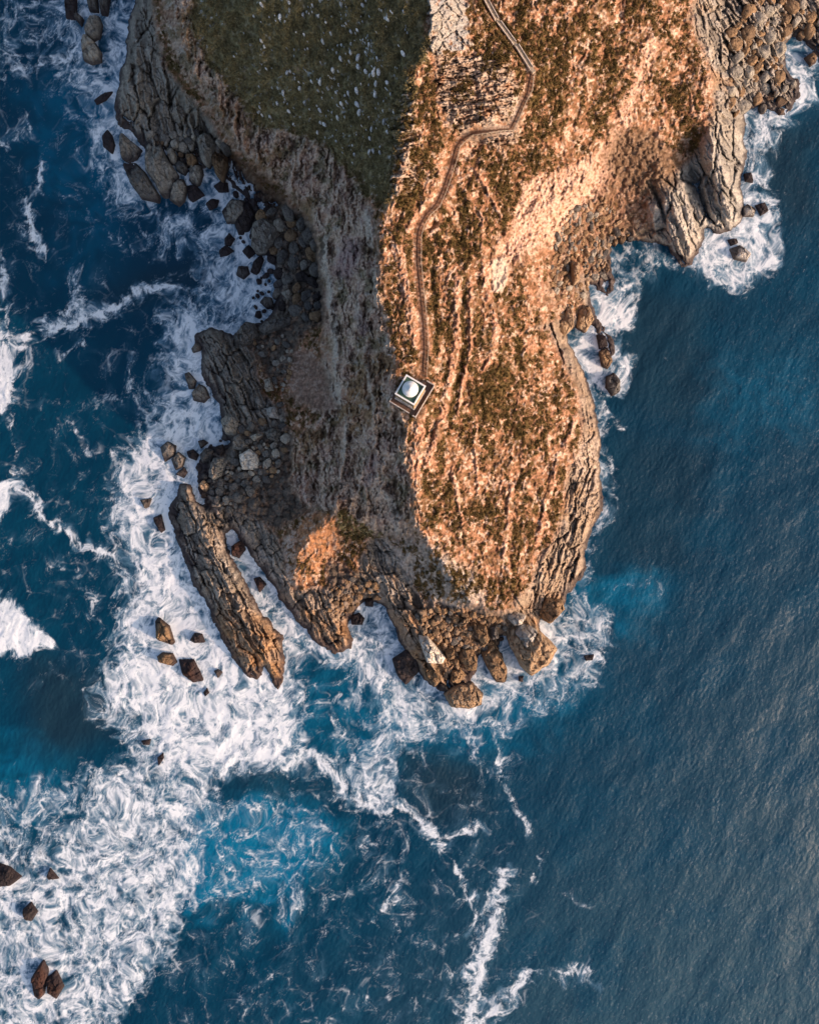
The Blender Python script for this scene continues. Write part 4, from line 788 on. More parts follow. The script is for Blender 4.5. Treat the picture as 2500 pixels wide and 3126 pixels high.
nt_.links.new(mixn(nt_, ff, at.outputs['Color'], (.70, .76, .83)), b.inputs['Base Color'])
nt_.links.new(mth(nt_, 'ADD', mth(nt_, 'MULTIPLY', ff, .5), .27), b.inputs['Roughness'])
b.inputs['IOR'].default_value = 1.33; b.inputs['Specular IOR Level'].default_value = .30
bp = node(nt_, 'ShaderNodeBump'); bp.inputs['Distance'].default_value = .22; nt_.links.new(mth(nt_, 'SUBTRACT', .85, mth(nt_, 'MULTIPLY', ff, .6)), bp.inputs['Strength']); bp.inputs['Distance'].default_value = .10
mp = node(nt_, 'ShaderNodeMapping'); mp.inputs['Rotation'].default_value = (0, 0, .45); mp.inputs['Scale'].default_value = (1.5, .7, 1)
nt_.links.new(geo.outputs['Position'], mp.inputs['Vector'])
nw = ntex(nt_, 2.4, 5, .72, mp.outputs[0], .4)
nt_.links.new(mth(nt_, 'ADD', nw, mth(nt_, 'MULTIPLY', ff, .12)), bp.inputs['Height']); nt_.links.new(bp.outputs[0], b.inputs['Normal'])
water.data.materials.append(m); water['kind'] = 'structure'

#@@OBJECTS@@
# ------------------------------------------------------------------ rock materials
def rockmat(name, c1, c2, crack=.5, wet=True, scale=.45):
    m, t, b = newmat(name); geo = node(t, 'ShaderNodeNewGeometry'); P_ = geo.outputs['Position']
    oi = node(t, 'ShaderNodeObjectInfo')
    n1 = ntex(t, scale, 6, .68, P_, .6); n2 = ntex(t, 3.2, 4, .7, P_)
    c = mixn(t, ramp(t, n1, [(.32, (0, 0, 0)), (.66, (1, 1, 1))]), c1, c2)
    c = mixn(t, 1.0, c, ramp(t, n2, [(.3, (.6, .6, .6)), (.72, (1.4, 1.4, 1.4))]), 'MULTIPLY')
    c = mixn(t, 1.0, c, ramp(t, oi.outputs['Random'], [(0, (.72, .72, .74)), (1, (1.28, 1.24, 1.18))]), 'MULTIPLY')
    mp = node(t, 'ShaderNodeMapping'); mp.inputs['Rotation'].default_value = (0, 0, .45); mp.inputs['Scale'].default_value = (.55, .22, .4)
    wv = node(t, 'ShaderNodeVectorMath', operation='ADD'); t.links.new(P_, wv.inputs[0])
    sc = node(t, 'ShaderNodeVectorMath', operation='SCALE'); sc.inputs['Scale'].default_value = 1.6
    nn = node(t, 'ShaderNodeTexNoise'); nn.inputs['Scale'].default_value = .5; nn.inputs['Detail'].default_value = 3; t.links.new(P_, nn.inputs['Vector'])
    t.links.new(nn.outputs['Color'], sc.inputs[0]); t.links.new(sc.outputs[0], wv.inputs[1]); t.links.new(wv.outputs[0], mp.inputs['Vector'])
    vo = node(t, 'ShaderNodeTexVoronoi', feature='DISTANCE_TO_EDGE'); vo.inputs['Scale'].default_value = 1.0; t.links.new(mp.outputs[0], vo.inputs['Vector'])
    ck = ramp(t, vo.outputs['Distance'], [(0, (0, 0, 0)), (.045, (1, 1, 1))])
    c = mixn(t, crack, c, mixn(t, 1.0, c, mixn(t, ck, (.30, .28, .27), (1, 1, 1)), 'MULTIPLY'))
    if wet:                                             # tide line: weed-dark rock close to the water
        sp = node(t, 'ShaderNodeSeparateXYZ'); t.links.new(P_, sp.inputs[0])
        mr = node(t, 'ShaderNodeMapRange'); mr.inputs[1].default_value = 1.9; mr.inputs[2].default_value = .3; t.links.new(mth(t, 'ADD', sp.outputs[2], mth(t, 'MULTIPLY', n1, -1.2)), mr.inputs[0])
        c = mixn(t, mth(t, 'MULTIPLY', mr.outputs[0], .85), c, (.030, .022, .026))
    t.links.new(c, b.inputs['Base Color']); b.inputs['Roughness'].default_value = .82; b.inputs['Specular IOR Level'].default_value = .3
    bp = node(t, 'ShaderNodeBump'); bp.inputs['Strength'].default_value = .8; bp.inputs['Distance'].default_value = .35
    t.links.new(mth(t, 'ADD', mth(t, 'ADD', n1, mth(t, 'MULTIPLY', n2, .5)), mth(t, 'MULTIPLY', ck, .5)), bp.inputs['Height']); t.links.new(bp.outputs[0], b.inputs['Normal'])
    return m
RM = dict(grey=rockmat('grey_sandstone', (.21, .19, .165), (.34, .315, .275)), slate=rockmat('slate_rock', (.085, .08, .078), (.15, .14, .13)),
          dark=rockmat('sea_wet_rock', (.022, .017, .020), (.05, .038, .036)), brown=rockmat('brown_rock', (.16, .105, .065), (.27, .175, .10)),
          ochre=rockmat('ochre_rock', (.23, .145, .085), (.35, .26, .18)), pale=rockmat('pale_rock', (.42, .38, .34), (.58, .55, .51), .35),
          red=rockmat('red_rock', (.030, .014, .013), (.075, .034, .024)), chip=rockmat('white_quartzite', (.60, .62, .66), (.80, .80, .80), .1, False, 2.0))
def setp(o, label, cat, group=None):
    o['label'] = label; o['category'] = cat
    if group: o['group'] = group
def mesh_np(name, v, f, mat, smooth=True):
    me = bpy.data.meshes.new(name); me.from_pydata([tuple(map(float, p)) for p in v], [], f)
    me.polygons.foreach_set('use_smooth', [smooth] * len(f)); me.materials.append(mat); me.update(); return me
def boulder(name, poly, mat, h=None, seed=0, nt=36, nr=9, flat=.55):
    rng = random.Random(seed * 7919 + 13)
    cx = sum(p[0] for p in poly) / len(poly); cy = sum(p[1] for p in poly) / len(poly)
    n = len(poly); th = [2 * math.pi * i / nt for i in range(nt)]; R = []
    for t in th:
        dx, dy = math.cos(t), math.sin(t); best = 4.
        for i in range(n):
            ax, ay = poly[i][0] - cx, poly[i][1] - cy; bx, by = poly[(i + 1) % n][0] - cx, poly[(i + 1) % n][1] - cy
            ex, ey = bx - ax, by - ay; den = dx * ey - dy * ex
            if abs(den) < 1e-9: continue
            r = (ax * ey - ay * ex) / den; u = (ax * dy - ay * dx) / den
            if r > 0 and -1e-6 <= u <= 1 + 1e-6: best = max(best, r)
        R.append(best)
    R = np.array(R); R = .7 * R + .15 * (np.roll(R, 1) + np.roll(R, -1))
    area_ = .5 * float(np.sum(R * np.roll(R, -1))) * math.sin(2 * math.pi / nt); size = math.sqrt(area_ / math.pi)
    if h is None: h = max(.5, size * S_PX * rng.uniform(.55, .8))
    zg = max(raw_z(cx, cy), -.3)
    ring = [raw_z(cx + R[i] * math.cos(th[i]), cy + R[i] * math.sin(th[i])) for i in range(0, nt, 4)]
    zlo = max(min(ring + [zg]) - .8, -2.5)
    ztop = max(zg * .5 + .5 * max(min(max(ring), zg + 3), 0), 0) + h
    k = S_PX * (1 - ztop / HC)
    planes = []
    for q in range(rng.randint(4, 7)):
        a = rng.uniform(0, 2 * math.pi); planes.append((math.cos(a), math.sin(a), rng.uniform(.5, 1.3), rng.uniform(.55, 1.05)))
    ox, oy = rng.uniform(-99, 99), rng.uniform(-99, 99)
    rho = [0] + [((j + 1) / nr) ** .62 for j in range(nr)]
    V = []; H = ztop - zlo
    V.append((0, 0, 1.0))
    for j in range(1, nr + 1):
        for i in range(nt): V.append((R[i] / size * rho[j] * math.cos(th[i]), -R[i] / size * rho[j] * math.sin(th[i]), rho[j]))
    V = np.array(V); X, Y, rh = V[:, 0], V[:, 1], V[:, 2].copy(); rh[0] = 0
    z = h * (1 - .30 * rh ** 2)
    for a, b_, sl, of in planes: z = np.minimum(z, h * (of + .25 - sl * .62 * (a * X + b_ * Y - .1)))
    z = np.maximum(z, h * .12)
    nz = fbm((X + ox) * 1.3, (Y + oy) * 1.3, 3, 601); fq = max(.9, size / 17); ca_, sa_ = math.cos(.5), math.sin(.5)
    n2 = vor((X * ca_ + Y * sa_) * fq * 1.25 + ox, (-X * sa_ + Y * ca_) * fq * .8 + oy, 611); n3 = vor(X * fq * 2.6 + oy, Y * fq * 2 + ox, 612)
    z = z + h * (.16 * nz) + h * (.26 * (n2[2] - .5) + .30 * (n2[2] - .5) * n2[4] + .30 * (n2[3] - .5) * n2[5]) - h * .16 * ss(.09, 0, n2[1]) + h * .07 * (n3[2] - .5)
    edge = ss(.80, 1.0, rh); z = z * (1 - .55 * edge)
    z[0] = z[1:nt + 1].mean()
    wob = 1 + .05 * fbm((X + oy) * 3, (Y + ox) * 3, 2, 621)
    x3 = X * size * k * wob; y3 = Y * size * k * wob; z3 = ztop - h - zlo + z
    verts = np.stack([x3, y3, z3], 1)
    last = verts[-nt:].copy()
    s1 = last.copy(); s1[:, :2] *= 1.03; s1[:, 2] = np.minimum(last[:, 2] * .55, last[:, 2] - .05)
    s2 = last.copy(); s2[:, :2] *= .96; s2[:, 2] = 0
    verts = np.concatenate([verts, s1, s2, [[0, 0, 0]]])
    f = [(0, 1 + i, 1 + (i + 1) % nt) for i in range(nt)]
    for j in range(nr + 1):
        a = 1 + j * nt
        for i in range(nt): f.append((a + i, a + nt + i, a + nt + (i + 1) % nt, a + (i + 1) % nt))
    b0 = 1 + (nr + 1) * nt; cc = len(verts) - 1
    f += [(cc, b0 + (i + 1) % nt, b0 + i) for i in range(nt)]
    # winding: y was flipped, so turn the faces outwards
    f = [tuple(reversed(q)) for q in f]
    me = mesh_np(name, verts, f, mat)
    o = bpy.data.objects.new(name, me); COL.objects.link(o)
    o.location = ((cx - 1250) * k, -(cy - 1563) * k, zlo)
    return o
for i, (lab, grp, mt, poly, h) in enumerate(BIG):
    o = boulder('boulder', poly, RM[mt], h, i, nt=88, nr=24); setp(o, lab, 'boulder', grp)

rng = random.Random(5)
PLACED = [(sum(p[0] for p in b[3]) / len(b[3]), sum(p[1] for p in b[3]) / len(b[3]), .5 * (max(p[0] for p in b[3]) - min(p[0] for p in b[3]) + max(p[1] for p in b[3]) - min(p[1] for p in b[3])) / 2) for b in BIG]
REST_V, REST_F, REST_N = {}, {}, [0]
WORDS = dict(slate='dark grey', grey='grey', brown='brown', dark='black', ochre='rust brown', pale='pale')
def scatter(poly, n, nobj, r0, r1, mats, what, group, seed, asp=1.3, ends=('top', 'middle', 'foot'), along=1):
    rg = random.Random(seed); xs = [p[0] for p in poly]; ys = [p[1] for p in poly]; c = 0; tries = 0
    while c < n and tries < 9000:
        tries += 1; x = rg.uniform(min(xs), max(xs)); y = rg.uniform(min(ys), max(ys))
        if not inside(np.array([x]), np.array([y]), poly)[0]: continue
        r = r0 + (r1 - r0) * (1 - c / n) ** 1.6 * rg.uniform(.8, 1.1)
        if any((x - a) ** 2 + (y - b) ** 2 < (.86 * (r + q)) ** 2 for a, b, q in PLACED): continue
        PLACED.append((x, y, r)); n_ = rg.randint(5, 8); a0 = rg.uniform(0, 6.3); ro = rg.uniform(0, 3.14); e = rg.uniform(1, asp); pl = []
        for q in range(n_):
            a = a0 + 2 * math.pi * (q + rg.uniform(-.28, .28)) / n_; u = r * e * math.cos(a); v = r / e * math.sin(a)
            pl.append((x + u * math.cos(ro) - v * math.sin(ro), y + u * math.sin(ro) + v * math.cos(ro)))
        mt = rg.choice(mats)
        o = boulder('boulder', pl, RM[mt], None, seed * 1000 + c, nt=28, nr=8); c += 1
        if c > nobj:                                        # too small to single out: goes into the loose stones
            me = o.data; L_ = REST_V.setdefault(mt, []); F_ = REST_F.setdefault(mt, []); b0 = len(L_)
            L_ += [(v.co.x + o.location.x, v.co.y + o.location.y, v.co.z + o.location.z) for v in me.vertices]; F_ += [tuple(b0 + t for t in p.vertices) for p in me.polygons]
            bpy.data.objects.remove(o); bpy.data.meshes.remove(me); continue
        size = 'large' if r > r0 + .55 * (r1 - r0) else ('middling' if r > r0 + .25 * (r1 - r0) else 'small')
        u = (y - min(ys)) / (max(ys) - min(ys)) if along else (x - min(xs)) / (max(xs) - min(xs))
        setp(o, f"{size} {'long' if e > 1.17 else 'angular' if n_ < 7 else 'rounded'} {WORDS[mt]} stone at the {ends[min(2, int(u * 3))]} of {what}", 'boulder', group)
scatter([(760,640),(870,620),(955,700),(975,900),(960,985),(900,960),(845,965),(838,905),(852,850),(838,800),(800,755),(765,710)], 80, 44, 7, 25, ['slate','slate','grey','slate','brown','dark'],
        'the west cliff beach', 'loose stones of the upper west beach', 21)  # mostly dark stones, to deepen the shade under the cliff by colour
scatter([(700,560),(790,600),(800,650),(760,720),(805,780),(850,830),(845,900),(825,960),(790,985),(770,900),(780,820),(735,740),(700,620)], 26, 12, 4, 13, ['dark','dark','slate'],
        'the foamy west beach waterline', 'wet stones at the waterline', 22)
scatter([(760,1050),(860,1010),(900,1060),(880,1200),(860,1240),(790,1130)], 26, 8, 5, 13, ['brown','slate','grey'],
        'the slope behind the wedge', 'stones behind the wedge', 23)
scatter([(610,1380),(690,1330),(860,1250),(880,1340),(850,1440),(780,1500),(700,1560),(640,1540),(600,1490),(600,1430)], 90, 36, 4, 18, ['slate','grey','slate','brown','slate'],
        'the stones above the long finger', 'loose stones of the lower west beach', 24)
scatter([(1265,1880),(1330,1850),(1440,1870),(1540,1900),(1545,1950),(1460,1990),(1395,2040),(1340,1990),(1290,1940)], 100, 26, 4, 14, ['brown','ochre','brown','slate'],
        'the rubble under the southern cliff', 'loose stones of the south tip', 25, ends=('left', 'middle', 'right'), along=0)
scatter([(1010,1790),(1080,1760),(1150,1790),(1165,1830),(1100,1840),(1060,1880),(1000,1870)], 34, 9, 4, 14, ['brown','slate','brown'],
        'the small south cove', 'stones of the small south cove', 26, ends=('left', 'head', 'right'), along=0)
scatter([(1700,700),(1760,620),(1850,600),(1890,660),(1930,725),(1860,745),(1860,840),(1800,860),(1760,940),(1700,940),(1680,860),(1690,780)], 170, 30, 3.5, 13, ['ochre','brown','brown','slate','brown','grey'],
        'the scree gully on the east shore', 'loose stones of the east gully', 27, asp=1.6)
scatter([(2230,60),(2330,-20),(2430,-20),(2520,60),(2470,110),(2400,90),(2385,190),(2430,260),(2395,340),(2300,320),(2250,340),(2220,300),(2240,180)], 80, 20, 7, 25, ['grey','brown','brown','grey'],
        'the north-east beach', 'loose stones of the north-east beach', 28)
scatter([(445,395),(520,400),(600,390),(690,440),(700,490),(640,500),(600,520),(560,500),(540,520),(500,500),(470,430)], 34, 14, 5, 16, ['grey','slate','grey','brown'],
        'the north-west boulder pile', 'loose stones of the north-west pile', 29, ends=('left', 'middle', 'right'), along=0)
vs, fs, mi, mm = [], [], [], []
for q, (mt, v) in enumerate(REST_V.items()):
    b0 = len(vs); vs += v; fs += [tuple(b0 + t for t in f) for f in REST_F[mt]]; mi += [q] * len(REST_F[mt]); mm.append(RM[mt])
me = bpy.data.meshes.new('stones'); me.from_pydata(vs, [], fs); me.polygons.foreach_set('use_smooth', [True] * len(fs)); [me.materials.append(q) for q in mm]; me.polygons.foreach_set('material_index', mi)
o = bpy.data.objects.new('stones', me); COL.objects.link(o); o['kind'] = 'stuff'; setp(o, 'small loose stones filling the gaps between the boulders along the shore', 'stones')

# pale chips of quartzite strewn over the green slope: one shape of each kind, then copies
chips = []
for q in range(7):
    rg = random.Random(400 + q); r = 10; n_ = rg.randint(5, 7)
    pl = [(800 + r * rg.uniform(.7, 1.1) * .75 * math.cos(2 * math.pi * a / n_), 200 + r * rg.uniform(.75, 1.3) * 1.2 * math.sin(2 * math.pi * a / n_)) for a in range(n_)]
    chips.append(boulder('pale_rock', pl, RM['chip'], .8, 900 + q, nt=10, nr=3)); chips[-1].data.polygons.foreach_set('use_smooth', [False] * len(chips[-1].data.polygons))
gx = Z_GREEN; c = 0; rg = random.Random(77); used = []
while c < 290:
    x = rg.triangular(600, 1280, 1130); y = rg.uniform(-60, 600)
    if float(gm.samp(gx, np.array([x]), np.array([y]))[0]) < 16 or x < 690: continue
    if rg.random() < ss(330, 560, np.float64(y)) * .8 or rg.random() < ss(900, 700, np.float64(x)) * .75: continue
    if float(fbm(np.array([x / 55.]), np.array([y / 70.]), 3, 701)[0]) < rg.uniform(-.35, .25): continue
    r = 2.3 + 5.5 * rg.random() ** 3
    if 1040 < x < 1220 and 180 < y < 330 and rg.random() < .3: r = rg.uniform(4.5, 8.5)
    if any((x - a) ** 2 + (y - b) ** 2 < (r + q) ** 2 for a, b, q in used): continue
    used.append((x, y, r)); src = chips[c % 7]
    if c < 7: o = src
    else: o = src.copy(); COL.objects.link(o)
    zt = float(raw_z(x, y)); s_ = r / 10; X_, Y_, _ = W(x, y, zt)
    o.location = (X_, Y_, zt - 1.05 * s_ - .1); o.scale = (s_, s_ * rg.uniform(.9, 1.5), s_ * .9 + .25); o.rotation_euler = (0, math.radians(-16), rg.uniform(-.7, .7))
    setp(o, ('big white rock' if r > 6 else 'white rock chip' if r > 3.4 else 'tiny white rock chip') + (' high on' if y < 110 else ' halfway up' if y < 230 else ' low on' if y < 330 else ' at the foot of') + ' the green slope, ' + ('beside the ridge' if x > 1150 else 'near the ridge' if x > 1000 else 'far from the ridge'), 'rock', 'pale rocks strewn over the green slope'); c += 1

# ------------------------------------------------------------------ scrub on the slopes
def shrub_field():
    rs = np.random.RandomState(9); i, j = np.where((M['bush'] > .62) & (PX > 480) & (PX < 2320) & (PY > -60) & (PY < 1900) & (M['sd'] > 20))
    k = rs.permutation(len(i))[:15000]; i, j = i[k], j[k]; px = PX[i, j] + rs.uniform(-1, 1, len(i)); py = PY[i, j] + rs.uniform(-1, 1, len(i)); z = TZ[i, j]
    kk = S_PX * (1 - z / HC); bx = (px - 1250) * kk; by = -(py - 1563) * kk
    nl = 22; n = len(i); R = rs.uniform(.28, .75, n)
    a = rs.uniform(0, 2 * np.pi, (n, nl)); u = rs.uniform(.0, 1, (n, nl)); el = np.arcsin(u)
    rr = R[:, None] * rs.uniform(.6, 1.05, (n, nl))
    cx = bx[:, None] + rr * np.cos(el) * np.cos(a); cy = by[:, None] + rr * np.cos(el) * np.sin(a); cz = z[:, None] + rr * np.sin(el) * .9 + .02
    cen = np.stack([cx, cy, cz], -1).reshape(-1, 3); m_ = len(cen)
    t1 = rs.normal(size=(m_, 3)); t1 /= np.linalg.norm(t1, axis=1)[:, None]; t2 = rs.normal(size=(m_, 3)); t2 -= (t1 * t2).sum(1)[:, None] * t1; t2 /= np.linalg.norm(t2, axis=1)[:, None]
    s_ = rs.uniform(.10, .22, (m_, 1))
    V = np.stack([cen - t1 * s_, cen + t1 * s_, cen + t2 * s_ * 1.5], 1).reshape(-1, 3).astype(np.float32)
    me = bpy.data.meshes.new('shrubs'); me.vertices.add(len(V)); me.vertices.foreach_set('co', V.ravel())
    me.loops.add(len(V)); me.loops.foreach_set('vertex_index', np.arange(len(V), dtype=np.int32))
    me.polygons.add(m_); me.polygons.foreach_set('loop_start', np.arange(0, len(V), 3, dtype=np.int32)); me.update(calc_edges=True)
    hue = rs.rand(n); gz = M['green'][i, j]
    base = mixc(np.zeros((n, 3)) + np.array([.060, .042, .013]), [.115, .078, .026], hue); base = mixc(base, [.17, .085, .035], (hue > .8) * .7); base = mixc(base, [.215, .175, .085], gz * .9)
    cl = np.repeat(base, nl * 3, 0) * rs.uniform(.7, 1.3, (m_, 1)).repeat(3, 0)
    at_ = me.attributes.new('Col', 'FLOAT_COLOR', 'POINT'); at_.data.foreach_set('color', np.concatenate([cl, np.ones((len(cl), 1))], 1).astype(np.float32).ravel())
    m, t, b = newmat('scrub_leaves'); a_ = node(t, 'ShaderNodeAttribute', attribute_name='Col'); t.links.new(a_.outputs['Color'], b.inputs['Base Color']); b.inputs['Roughness'].default_value = .8
    b.inputs['Specular IOR Level'].default_value = .2
    me.materials.append(m); o = bpy.data.objects.new('shrubs', me); COL.objects.link(o)
    o['kind'] = 'stuff'; setp(o, 'low olive and brown scrub covering the slopes of the headland', 'scrub')
shrub_field()

# ------------------------------------------------------------------ built things
def plain(name, c, rough=.7, var=.15, scale=2., bump=.1):
    m, t, b = newmat(name); geo = node(t, 'ShaderNodeNewGeometry'); n1 = ntex(t, scale, 5, .65, geo.outputs['Position'])
    lo = tuple(v * (1 - var * 2) for v in c); hi = tuple(min(1, v * (1 + var)) for v in c)
    t.links.new(ramp(t, n1, [(.3, lo), (.7, hi)]), b.inputs['Base Color']); b.inputs['Roughness'].default_value = rough
    bp = node(t, 'ShaderNodeBump'); bp.inputs['Strength'].default_value = .5; bp.inputs['Distance'].default_value = bump; t.links.new(n1, bp.inputs['Height']); t.links.new(bp.outputs[0], b.inputs['Normal'])
    return m
WHITE = plain('white_paint', (.80, .80, .80), .45, .05, 1.5, .02); OCHRE = plain('ochre_masonry', (.40, .26, .12), .9, .3, 1.4, .08)
GREEN = plain('green_roof_coating', (.05, .115, .085), .6, .3, .8, .02); PAVE = plain('terrace_paving', (.13, .075, .055), .85, .3, 1.2, .05)
STONEW = plain('whitewashed_wall', (.55, .49, .45), .85, .3, 2.5, .1); CONC = plain('concrete', (.42, .34, .26), .9, .25, 2., .06)
DIRT = plain('trodden_dirt', (.15, .08, .05), .95, .3, 1.3, .12); RAILM = plain('weathered_rail', (.50, .40, .29), .7, .2, 2, .02); IRON = plain('dark_metal', (.08, .08, .085), .5, .2, 3, .01)
GLASS = plain('lantern_glass', (.10, .12, .13), .12, .1, .5, 0.0); TIMBER = plain('weathered_timber', (.50, .33, .22), .85, .3, 3, .05)
class MB:
    def __init__(s): s.v = []; s.f = []
    def add(s, v, f): o = len(s.v); s.v += v; s.f += [tuple(i + o for i in q) for q in f]
    def box(s, c, sz, rz=0, ax=None):
        cx, cy, cz = c; a, b, h = sz[0] / 2, sz[1] / 2, sz[2] / 2; co, si = math.cos(rz), math.sin(rz)
        v = [(cx + x * co - y * si, cy + x * si + y * co, cz + z) for z in (-h, h) for x, y in ((-a, -b), (a, -b), (a, b), (-a, b))]
        s.add(v, [(3, 2, 1, 0), (4, 5, 6, 7), (0, 1, 5, 4), (1, 2, 6, 5), (2, 3, 7, 6), (3, 0, 4, 7)])
    def bar(s, p, q, w_, h_):
        """a box-section bar between two points, h_ upright"""
        dx, dy = q[0] - p[0], q[1] - p[1]; L = math.hypot(dx, dy) or 1; nx, ny = -dy / L * w_ / 2, dx / L * w_ / 2
        v = []
        for P_ in (p, q): v += [(P_[0] + nx, P_[1] + ny, P_[2] - h_ / 2), (P_[0] - nx, P_[1] - ny, P_[2] - h_ / 2), (P_[0] - nx, P_[1] - ny, P_[2] + h_ / 2), (P_[0] + nx, P_[1] + ny, P_[2] + h_ / 2)]
        s.add(v, [(0, 1, 2, 3), (7, 6, 5, 4), (0, 4, 5, 1), (1, 5, 6, 2), (2, 6, 7, 3), (3, 7, 4, 0)])
    def lathe(s, prof, n=48, c=(0, 0)):
        v = []; f = []
        for r, z in prof:
            for i in range(n): a = 2 * math.pi * i / n; v.append((c[0] + r * math.cos(a), c[1] + r * math.sin(a), z))
        for j in range(len(prof) - 1):
            for i in range(n): f.append((j * n + i, j * n + (i + 1) % n, (j + 1) * n + (i + 1) % n, (j + 1) * n + i))
        f.append(tuple(reversed(range(n)))); f.append(tuple(range((len(prof) - 1) * n, len(prof) * n))); s.add(v, f)
    def build(s, name, mat, parent=None, bevel=0, smooth=False):
        me = bpy.data.meshes.new(name); me.from_pydata(s.v, [], s.f); me.polygons.foreach_set('use_smooth', [smooth] * len(s.f)); me.materials.append(mat)
        o = bpy.data.objects.new(name, me); COL.objects.link(o)
        if parent: o.parent = parent
        if bevel: b = o.modifiers.new('bevel', 'BEVEL'); b.width = bevel; b.segments = 2
        return o
def empty(name, loc, rz=0):
    o = bpy.data.objects.new(name, None); COL.objects.link(o); o.location = loc; o.rotation_euler = (0, 0, rz); o.empty_display_size = .5; return o
# lighthouse: local x = photo direction (62,37), local y = away from the sea corner
k_ = S_PX * (1 - (LH_Z + 9.2) / HC); LX, LY = (1252.3 - 1250) * k_, -(1190.5 - 1563) * k_; RZ = math.atan2(-37, 62)
lh = empty('lighthouse', (LX, LY, LH_Z), RZ); setp(lh, 'square ochre lighthouse tower with white-rimmed green roof and round white lantern dome', 'lighthouse')
HS = 71.5 * k_ / 2 * .985; HT = 9.0
t = MB(); t.box((0, 0, HT / 2 + .1), (2 * HS - .25, 2 * HS - .25, HT - .2)); t.build('tower_wall', OCHRE, lh, .04)
t = MB(); t.box((0, 0, .35), (2 * HS + .15, 2 * HS + .15, .7)); t.build('plinth', STONEW, lh, .05)
t = MB(); t.box((0, 0, HT + .05), (2 * HS, 2 * HS, .24)); t.build('cornice', OCHRE, lh, .04)
t = MB(); t.box((0, 0, HT + .21), (2 * HS - .8, 2 * HS - .8, .12)); t.build('roof', GREEN, lh)
t = MB(); q = HS - .21
for a, b_, sx_, sy_ in ((0, q, 2 * HS - .04, .38), (0, -q, 2 * HS - .04, .38)): t.box((a, b_, HT + .45), (sx_, sy_, .6))
for a in (q, -q): t.box((a, 0, HT + .448), (.38, 2 * HS - .8, .596))
t.build('parapet', WHITE, lh, .03)
t = MB(); t.lathe([(1.80, HT + .27), (1.80, HT + 1.0), (1.86, HT + 1.02), (1.86, HT + 1.15)]); t.build('lantern_base', WHITE, lh, 0, True)
t = MB(); t.lathe([(1.68, HT + 1.15), (1.68, HT + 2.3)]); t.build('lantern_glass', GLASS, lh, 0, True)
t = MB(); t.lathe([(1.94, HT + 2.2), (1.97, HT + 2.3), (1.94, HT + 2.42), (1.80, HT + 2.46), (1.78, HT + 2.6), (1.5, HT + 2.82), (1.1, HT + 3.08), (.62, HT + 3.32), (.58, HT + 3.36)]); dm = t.build('dome', WHITE, lh, 0, True)
t = MB(); t.lathe([(.50, HT + 3.3), (.50, HT + 3.65), (.62, HT + 3.68), (.60, HT + 3.8), (.3, HT + 3.98), (.1, HT + 4.05), (.08, HT + 4.4)]); t.build('vent', WHITE, dm, 0, True)
t = MB(); t.box((0, -HS + .02, 2.0), (1.0, .12, 2.2)); t.build('door', IRON, lh, .02)
for xx in (-1.3, 1.3):
    t = MB(); t.box((xx, -HS + .05, 5.6), (.7, .1, 1.1)); t.build('window', GLASS, lh, .02)
t = MB(); t.box((-.1, -HS + .05 - .1, 4.3), (2 * HS - .9, .36, .18)); t.build('ledge', STONEW, lh, .03)
kb = S_PX * (1 - LH_Z / HC)
te = empty('terrace', (LX, LY, LH_Z - .25), RZ); setp(te, 'brown paved terrace with low whitewashed parapets round the foot of the lighthouse', 'terrace')
def L(e1, e2): return (e1 * kb, -e2 * kb)
t = MB(); (x0, y0), (x1, y1) = L(-44, 51), L(49, -37); t.box(((x0 + x1) / 2, (y0 + y1) / 2, -.9), (x1 - x0, y1 - y0, 2.2))
(x2, y2), (x3, y3) = L(14, -37), L(49, -62); t.box(((x2 + x3) / 2, (y2 + y3) / 2 + .002, -.902), (x3 - x2, y3 - y2, 2.2)); t.build('paving', PAVE, te, .03)
def wall_(a, b, nm='parapet_wall'):
    (x0, y0), (x1, y1) = L(*a), L(*b); t = MB(); t.bar((x0, y0, .6), (x1, y1, .6), .26, .9); t.build(nm, STONEW, te, .04)
wall_((-44, 50), (26, 50)); wall_((49, 52), (49, -62)); wall_((38, 51), (47, 51)); wall_((22, -62), (47, -62)); wall_((-43.5, 48), (-43.5, 38))
# guard rail along the cliff path
RAIL = densify(RAIL_PX, 14); zr = []
for x, y in RAIL:
    q = min(range(len(PATH)), key=lambda i: (PATH[i][0] - x) ** 2 + (PATH[i][1] - y) ** 2); zr.append(pz[q])
for _ in range(4): zr = [zr[0]] + [(zr[i - 1] + 2 * zr[i] + zr[i + 1]) / 4 for i in range(1, len(zr) - 1)] + [zr[-1]]
PR = [W(x, y, z + .05) for (x, y), z in zip(RAIL, zr)]
rl = empty('guard_rail', PR[0]); setp(rl, 'thin pale guard rail with posts running along the seaward edge of the footpath', 'railing')
o0 = PR[0]; rel = lambda p, dz=0: (p[0] - o0[0], p[1] - o0[1], p[2] - o0[2] + dz)
t = MB()
for a, b_ in zip(PR[:-1], PR[1:]): t.bar(rel(a, .95), rel(b_, .95), .11, .10)
t.build('rail', RAILM, rl)
for a in PR: t = MB(); p = rel(a); t.box((p[0], p[1], .0 + p[2] + .5), (.2, .2, 1.15)); t.build('post', RAILM, rl)
